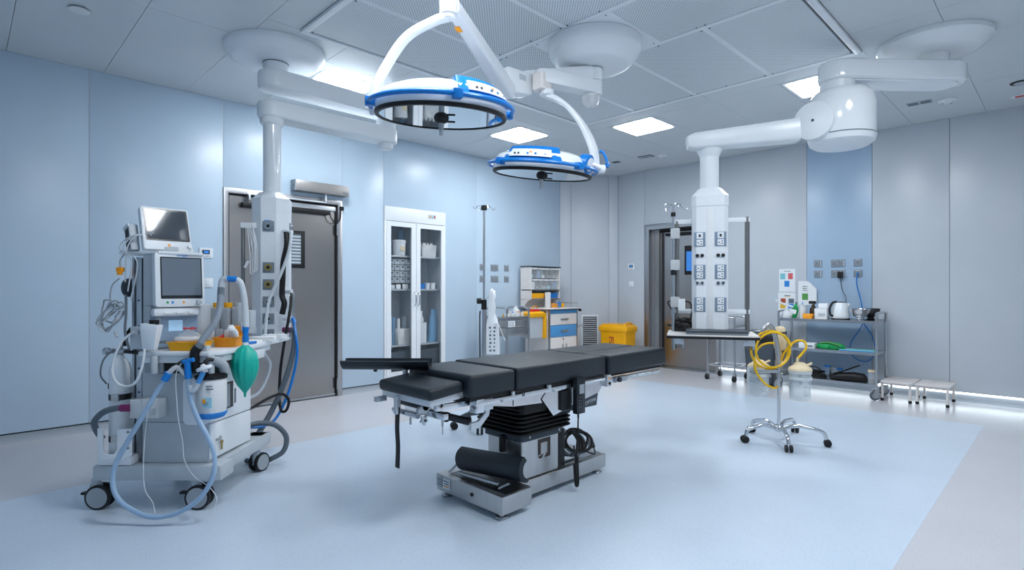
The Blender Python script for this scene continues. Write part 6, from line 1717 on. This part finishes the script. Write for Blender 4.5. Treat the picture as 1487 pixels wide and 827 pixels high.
# ------------------------------------------------------------------ drug cart with bin rack
dc_ = thing('drug_cart', 'white and blue drug cart with tilt-bin rack in the far corner', 'drug cart', (6.18, 5.4, 0))
dx0, dx1, dy0, dy1 = 5.86, 6.49, 5.15, 5.62
part('body', MB().box(dx0, dx1, dy0 + .02, dy1, .10, .885), 'warm_white', dc_, bev=.004)
for x in (dx0, dx1 - .02):
    part('corner_post', MB().box(x, x + .02, dy0, dy0 + .03, .10, .89), 'alu', dc_, bev=.003)
part('top', MB().box(dx0 - .03, dx1 + .03, dy0 - .03, dy1, .892, .915), 'warm_white', dc_, bev=.004)
part('top_edge', MB().box(dx0 - .033, dx1 + .033, dy0 - .033, dy1, .888, .900), 'dgrey', dc_)
part('blue_rail', MB().box(dx0 + .02, dx1 - .02, dy0 + .002, dy0 + .02, .84, .888), 'drawer_blue', dc_)
for z0, z1, m in ((.675, .832, 'warm_white'), (.505, .668, 'drawer_blue')):
    d_ = part('drawer', MB().box(dx0 + .024, dx1 - .024, dy0 + .002, dy0 + .025, z0, z1), m, dc_, bev=.004)
    part('handle', MB().box(6.10, 6.26, dy0 - .018, dy0 + .002, (z0 + z1) / 2 - .012, (z0 + z1) / 2 + .012), 'alu', d_, bev=.005)
for x0, x1, hx in ((dx0 + .024, 6.172, 6.135), (6.178, dx1 - .024, 6.215)):
    d_ = part('door', MB().box(x0, x1, dy0 + .002, dy0 + .025, .12, .498), 'warm_white', dc_, bev=.004)
    part('handle', MB().cyl((hx, dy0 - .015, .28), (hx, dy0 - .015, .40), .008, n=8), 'alu', d_)
part('lock', MB().cyl((6.16, dy0 + .002, .47), (6.16, dy0 - .006, .47), .010, n=10), 'dgrey', dc_)
part('corner_knob', MB().cyl((dx1 + .01, dy0 - .02, .875), (dx1 + .05, dy0 - .02, .875), .018, n=12), 'black', dc_)
part('side_slot', MB().box(dx0 - .004, dx0, 5.22, 5.50, .845, .87), 'black', dc_)
part('push_handle', MB().tube([(dx1, 5.18, .62), (dx1 + .06, 5.16, .64), (dx1 + .14, 5.16, .645), (dx1 + .20, 5.20, .63)], .014, n=8), 'grey', dc_)
for x in (dx0 + .05, dx1 - .05):
    for y in (dy0 + .06, dy1 - .06):
        c_ = part('castor', MB().cyl((x, y, .05), (x, y, .10), .02, n=10), 'steel', dc_)
        part('wheel', MB().cyl((x, y - .012, .045), (x, y + .012, .045), .045, n=18), 'black', c_)
rk = part('rack', MB().box(5.80, 6.44, 5.64, 5.66, .916, 1.515).box(5.80, 5.815, 5.45, 5.64, 1.05, 1.505).box(6.425, 6.44, 5.45, 5.64, 1.05, 1.505).box(5.80, 6.44, 5.45, 5.64, 1.035, 1.05).box(5.80, 6.44, 5.45, 5.64, 1.165, 1.178), 'warm_white', dc_)
part('rack_back', MB().box(5.816, 6.424, 5.630, 5.6395, 1.05, 1.504), 'grey', rk)
part('rack_edge', MB().box(5.79, 6.45, 5.44, 5.66, 1.505, 1.52).box(5.812, 6.428, 5.446, 5.45, 1.038, 1.047).box(5.812, 6.428, 5.446, 5.45, 1.167, 1.176), 'dgrey', rk)
for x in (5.80, 6.425):
    part('rack_leg', MB().prism([(5.64, .916), (5.64, 1.04), (5.46, 1.04), (5.53, 1.0), (5.58, .95), (5.59, .916)], x, x + .015, 'x'), 'warm_white', rk)
for r_ in range(2):
    for q in range(5):
        x0 = 5.818 + .1215 * q
        z0 = 1.182 + .163 * r_
        b_ = part('tilt_bin', MB().prism([(5.465, z0), (5.60, z0), (5.60, z0 + .15), (5.448, z0 + .15)], x0 + .003, x0 + .118, 'x'), 'clear', rk)
        part('bin_lip', MB().box(x0 + .003, x0 + .118, 5.443, 5.449, z0 + .125, z0 + .15), 'clear_white', b_)
        part('contents', MB().box(x0 + .02, x0 + (.07 if (q + r_) % 2 else .10), 5.49, 5.58, z0 + .004, z0 + (.05 if (q * 3 + r_) % 4 else .11)), ['paper', 'paper_blue', 'grey', 'panel_blue', 'lgrey'][(q * 2 + r_) % 5], b_)
for x0, x1, m, lb in ((5.83, 6.10, 'yellow', 'yellow open bin on the rack shelf under the clear bins'), (6.18, 6.40, 'blue', 'blue open bin on the rack shelf under the clear bins')):
    solo('open_bin', MB().prism([(5.47, 1.052), (5.62, 1.052), (5.62, 1.12), (5.455, 1.125)], x0, x1, 'x'), m, lb, 'bin', bev=.004)
solo('glove_box', MB().box(6.09, 6.17, 5.40, 5.443, .916, 1.14), 'white_matt', 'tall white glove carton standing before the rack shelf', 'box', bev=.003)
for k in range(3):
    solo('ampoule_box', MB().box(6.18 + .075 * k, 6.25 + .075 * k, 5.33, 5.40, .916, .975 + .012 * (k % 2)), ['orange', 'p_blue', 'yellow'][k], ['orange ampoule box left on the drug cart top', 'blue ampoule box between two yellow ones on the cart top', 'yellow ampoule box right on the drug cart top'][k], 'box', bev=.002, group='ampoule boxes on the drug cart')
gr_ = thing('counter_rail', 'thin wire guard rail around the drug cart top', 'guard rail', (6.18, 5.4, .916))
for a, b in (((6.48, 5.15, .98), (6.48, 5.58, .98)), ((6.30, 5.60, .98), (6.48, 5.58, .98)), ((6.48, 5.15, .916), (6.48, 5.15, .98)), ((6.48, 5.58, .916), (6.48, 5.58, .98)), ((5.89, 5.14, .96), (6.06, 5.14, .96)), ((5.89, 5.14, .916), (5.89, 5.14, .96)), ((6.06, 5.14, .916), (6.06, 5.14, .96))):
    part('wire', MB().cyl(a, b, .004, n=6), 'steel', gr_)
sc_ = thing('sharps_container', 'yellow sharps container with red lid hung beside the drug cart', 'sharps container', (5.64, 5.28, .5))
part('body', MB().box(5.50, 5.80, 5.19, 5.38, .505, .80, taper=.92), 'lgrey', sc_, bev=.01)
part('yellow_back', MB().box(5.765, 5.81, 5.16, 5.22, .50, .84), 'yellow', sc_, bev=.006)
part('lid', MB().loft([[Vector((5.64 + a * s, 5.27 + b * s, z)) for a, b in rrect(-.17, .17, -.11, .11, .05, 4)] for s, z in ((.95, .795), (1.03, .81), (1.03, .85), (.8, .875))]), 'yellow', sc_)
part('flap', MB().box(5.57, 5.74, 5.22, 5.30, .876, .905), 'red', sc_, bev=.006)
part('hanger', MB().tube([(5.70, 5.35, .86), (5.72, 5.34, .93), (5.78, 5.34, .945), (5.84, 5.36, .92)], .008, n=6), 'yellow', sc_)

# ------------------------------------------------------------------ tray trolley
tt = thing('tray_trolley', 'stainless tubular trolley with two deep drawers left of the drug cart', 'trolley', (5.13, 5.25, 0))
ax0, ax1, ay0, ay1 = 4.925, 5.33, 5.05, 5.45
for x in (ax0, ax1):
    part('end_hoop', MB().tube([(x, ay0, .09), (x, ay0, .86), (x, ay0 + .012, .915), (x, ay0 + .06, .945), (x, ay1 - .06, .945), (x, ay1 - .012, .915), (x, ay1, .86), (x, ay1, .09)], .012, n=10, k=3), 'steel', tt)
part('top_tray', MB().box(ax0 + .012, ax1 - .012, ay0 + .012, ay1 - .012, .800, .806), 'steel_brushed', tt)
part('tray_rim', MB().box(ax0 + .008, ax1 - .008, ay0 + .006, ay0 + .012, .795, .83).box(ax0 + .008, ax0 + .013, ay0 + .01, ay1 - .01, .795, .83), 'steel', tt)
for z0, z1 in ((.69, .79), (.575, .685)):
    d_ = part('drawer', MB().box(ax0 + .014, ax1 - .014, ay0 + .008, ay1 - .01, z0, z1), 'steel_brushed', tt, bev=.004)
    part('front', MB().box(ax0 + .016, ax1 - .016, ay0 + .003, ay0 + .008, z0 + .003, z1 - .003), 'steel', d_, bev=.001)
part('label', MB().box(4.955, 5.075, ay0, ay0 + .0035, .70, .775), 'paper', tt)
for q in range(2):
    for r_ in range(3):
        part('label_print', MB().box(4.965 + .05 * q, 5.005 + .05 * q, ay0 - .001, ay0, .71 + .02 * r_, .72 + .02 * r_), 'grey', tt)
part('bottom_shelf', MB().box(ax0 + .01, ax1 - .01, ay0 + .01, ay1 - .01, .28, .30), 'steel_brushed', tt, bev=.003)
for x in (ax0, ax1):
    for y in (ay0, ay1):
        c_ = part('castor', MB().cyl((x, y, .05), (x, y, .10), .018, n=10), 'steel', tt)
        part('wheel', MB().cyl((x, y - .012, .042), (x, y + .012, .042), .042, n=18), 'black', c_)
Z4 = .807
GT = 'supplies on the tray trolley'
for k, (x, y, h_, m, lb) in enumerate(((4.97, 5.10, .06, 'paper', 'white packet at the near corner of the tray trolley'), (5.0, 5.16, .05, 'yellow', 'yellow green box on the tray trolley'), (5.07, 5.12, .09, 'clear_white', 'clear vial carton on the tray trolley'))):
    solo('supply_box', MB().box(x, x + .055, y, y + .05, Z4, Z4 + h_), m, lb, 'box', bev=.004, group=GT)
for k in range(5):
    x, y = 5.09 + .045 * k, 5.11 + .03 * (k % 2)
    t = thing('vial', f'{["first", "second", "third", "fourth", "fifth"][k]} small clear vial from the left on the tray trolley', 'vial', (x, y, Z4), group=GT)
    part('glass', MB().lathe([(.018, Z4), (.018, Z4 + .06), (.009, Z4 + .07)], (x, y, 0), 14), 'clear_white', t)
    part('cap', MB().lathe([(.011, Z4 + .07), (.011, Z4 + .085)], (x, y, 0), 12), ['blue', 'lgrey', 'orange', 'red', 'white'][k], t)
bag('plastic_bag', (5.24, 5.2, Z4), .10, .14, .15, 'clear_white', 'clear plastic bag bunched at the right of the tray trolley', 'plastic bag', GT, 31)

# ------------------------------------------------------------------ drip stand
ds = thing('drip_stand', 'tall steel drip stand with black clamp before the blue wall', 'drip stand', (4.35, 4.842, 0))
X, Y = 4.35, 4.842
part('outer_tube', MB().cyl((X, Y, .10), (X, Y, .98), .022, n=14), 'steel', ds)
part('inner_tube', MB().cyl((X, Y, .98), (X, Y, 2.13), .013, n=14), 'steel', ds)
part('clamp', MB().cyl((X, Y, .945), (X, Y, 1.06), .032, n=14), 'black', ds)
part('clamp_knob', MB().cyl(Vector((X, Y, 1.045)) - CX * .03, Vector((X, Y, 1.045)) - CX * .085, .034, n=18), 'black', ds, bev=.008)
part('top_block', MB().box(X - .026, X + .026, Y - .026, Y + .026, 2.105, 2.165), 'black', ds, bev=.008)
pl_hooks(F((X, Y, 0), RZC), 0, 0, 2.15, ds, 'chrome', .004, 1.15)
part('side_tube', MB(F((X, Y, 0), RZC)).tube([(-.045, 0, .93), (-.05, 0, .80), (-.045, 0, .10)], .008, n=8), 'dark_steel', ds)
for i in range(5):
    a = .3 + i * 2 * PI / 5
    d = Vector((math.cos(a), math.sin(a), 0)); b0 = Vector((X, Y, 0))
    lg = part('leg', MB().tube([b0 + V(0, 0, .11), b0 + d * .12 + V(0, 0, .10), b0 + d * .25 + V(0, 0, .065)], .014, n=8), 'steel', ds)
    part('castor_wheel', MB().cyl(b0 + d * .255 + Vector((-d.y, d.x, 0)) * .012 + V(0, 0, .03), b0 + d * .255 - Vector((-d.y, d.x, 0)) * .012 + V(0, 0, .03), .03, n=16), 'black', lg)
hb = thing('hanging_bag', 'long white printed plastic bag hanging from the drip stand clamp', 'plastic bag', Vector((X, Y, .45)) + CX * .1, RZC)
MHb = F((X, Y, 0), RZC)
rgs = []
for z_, w_, cx_ in ((.43, .078, .108), (.60, .078, .105), (.78, .072, .10), (.83, .06, .10), (.90, .036, .088), (.98, .042, .10), (1.06, .034, .092), (1.12, .044, .098), (1.16, .03, .10), (1.18, .012, .095)):
    rj = random.Random(int(z_ * 1000))
    rgs.append([Vector((cx_ + w_ * math.cos(a) * (1 + rj.uniform(-.22, .22) * (z_ > .8)), -.06 + .022 * math.sin(a) * (1 + rj.uniform(-.4, .4) * (z_ > .8)), z_ + rj.uniform(-.015, .015) * (z_ > .8))) for a in [2 * PI * i / 12 for i in range(12)]])
part('bag', MB(MHb).loft(rgs), 'paper', hb, smooth=60)
for r_ in range(7):
    for q in range(2):
        rr_ = random.Random(r_ * 3 + q)
        x, z = .075 + .05 * q, .475 + .044 * r_
        part('printed_mark', MB(MHb).cbox((x + rr_.uniform(-.006, .006), -.0822, z), (.020 + rr_.uniform(-.008, .008), .001, .022), Matrix.Rotation(rr_.uniform(-.6, .6), 3, 'Y')), 'mgrey' if (r_ + q) % 2 else 'hose_grey', hb)
part('ribbon', MB(MHb).tube([(.13, -.085, .79), (.17, -.09, .78), (.205, -.09, .70), (.235, -.09, .62), (.25, -.09, .585)], .016, n=6, flat=.2), 'paper', hb)
part('hanger', MB(MHb).tube([(.09, -.05, 1.16), (.06, -.03, 1.10), (.02, -.01, 1.07)], .004, n=6), 'steel', hb)
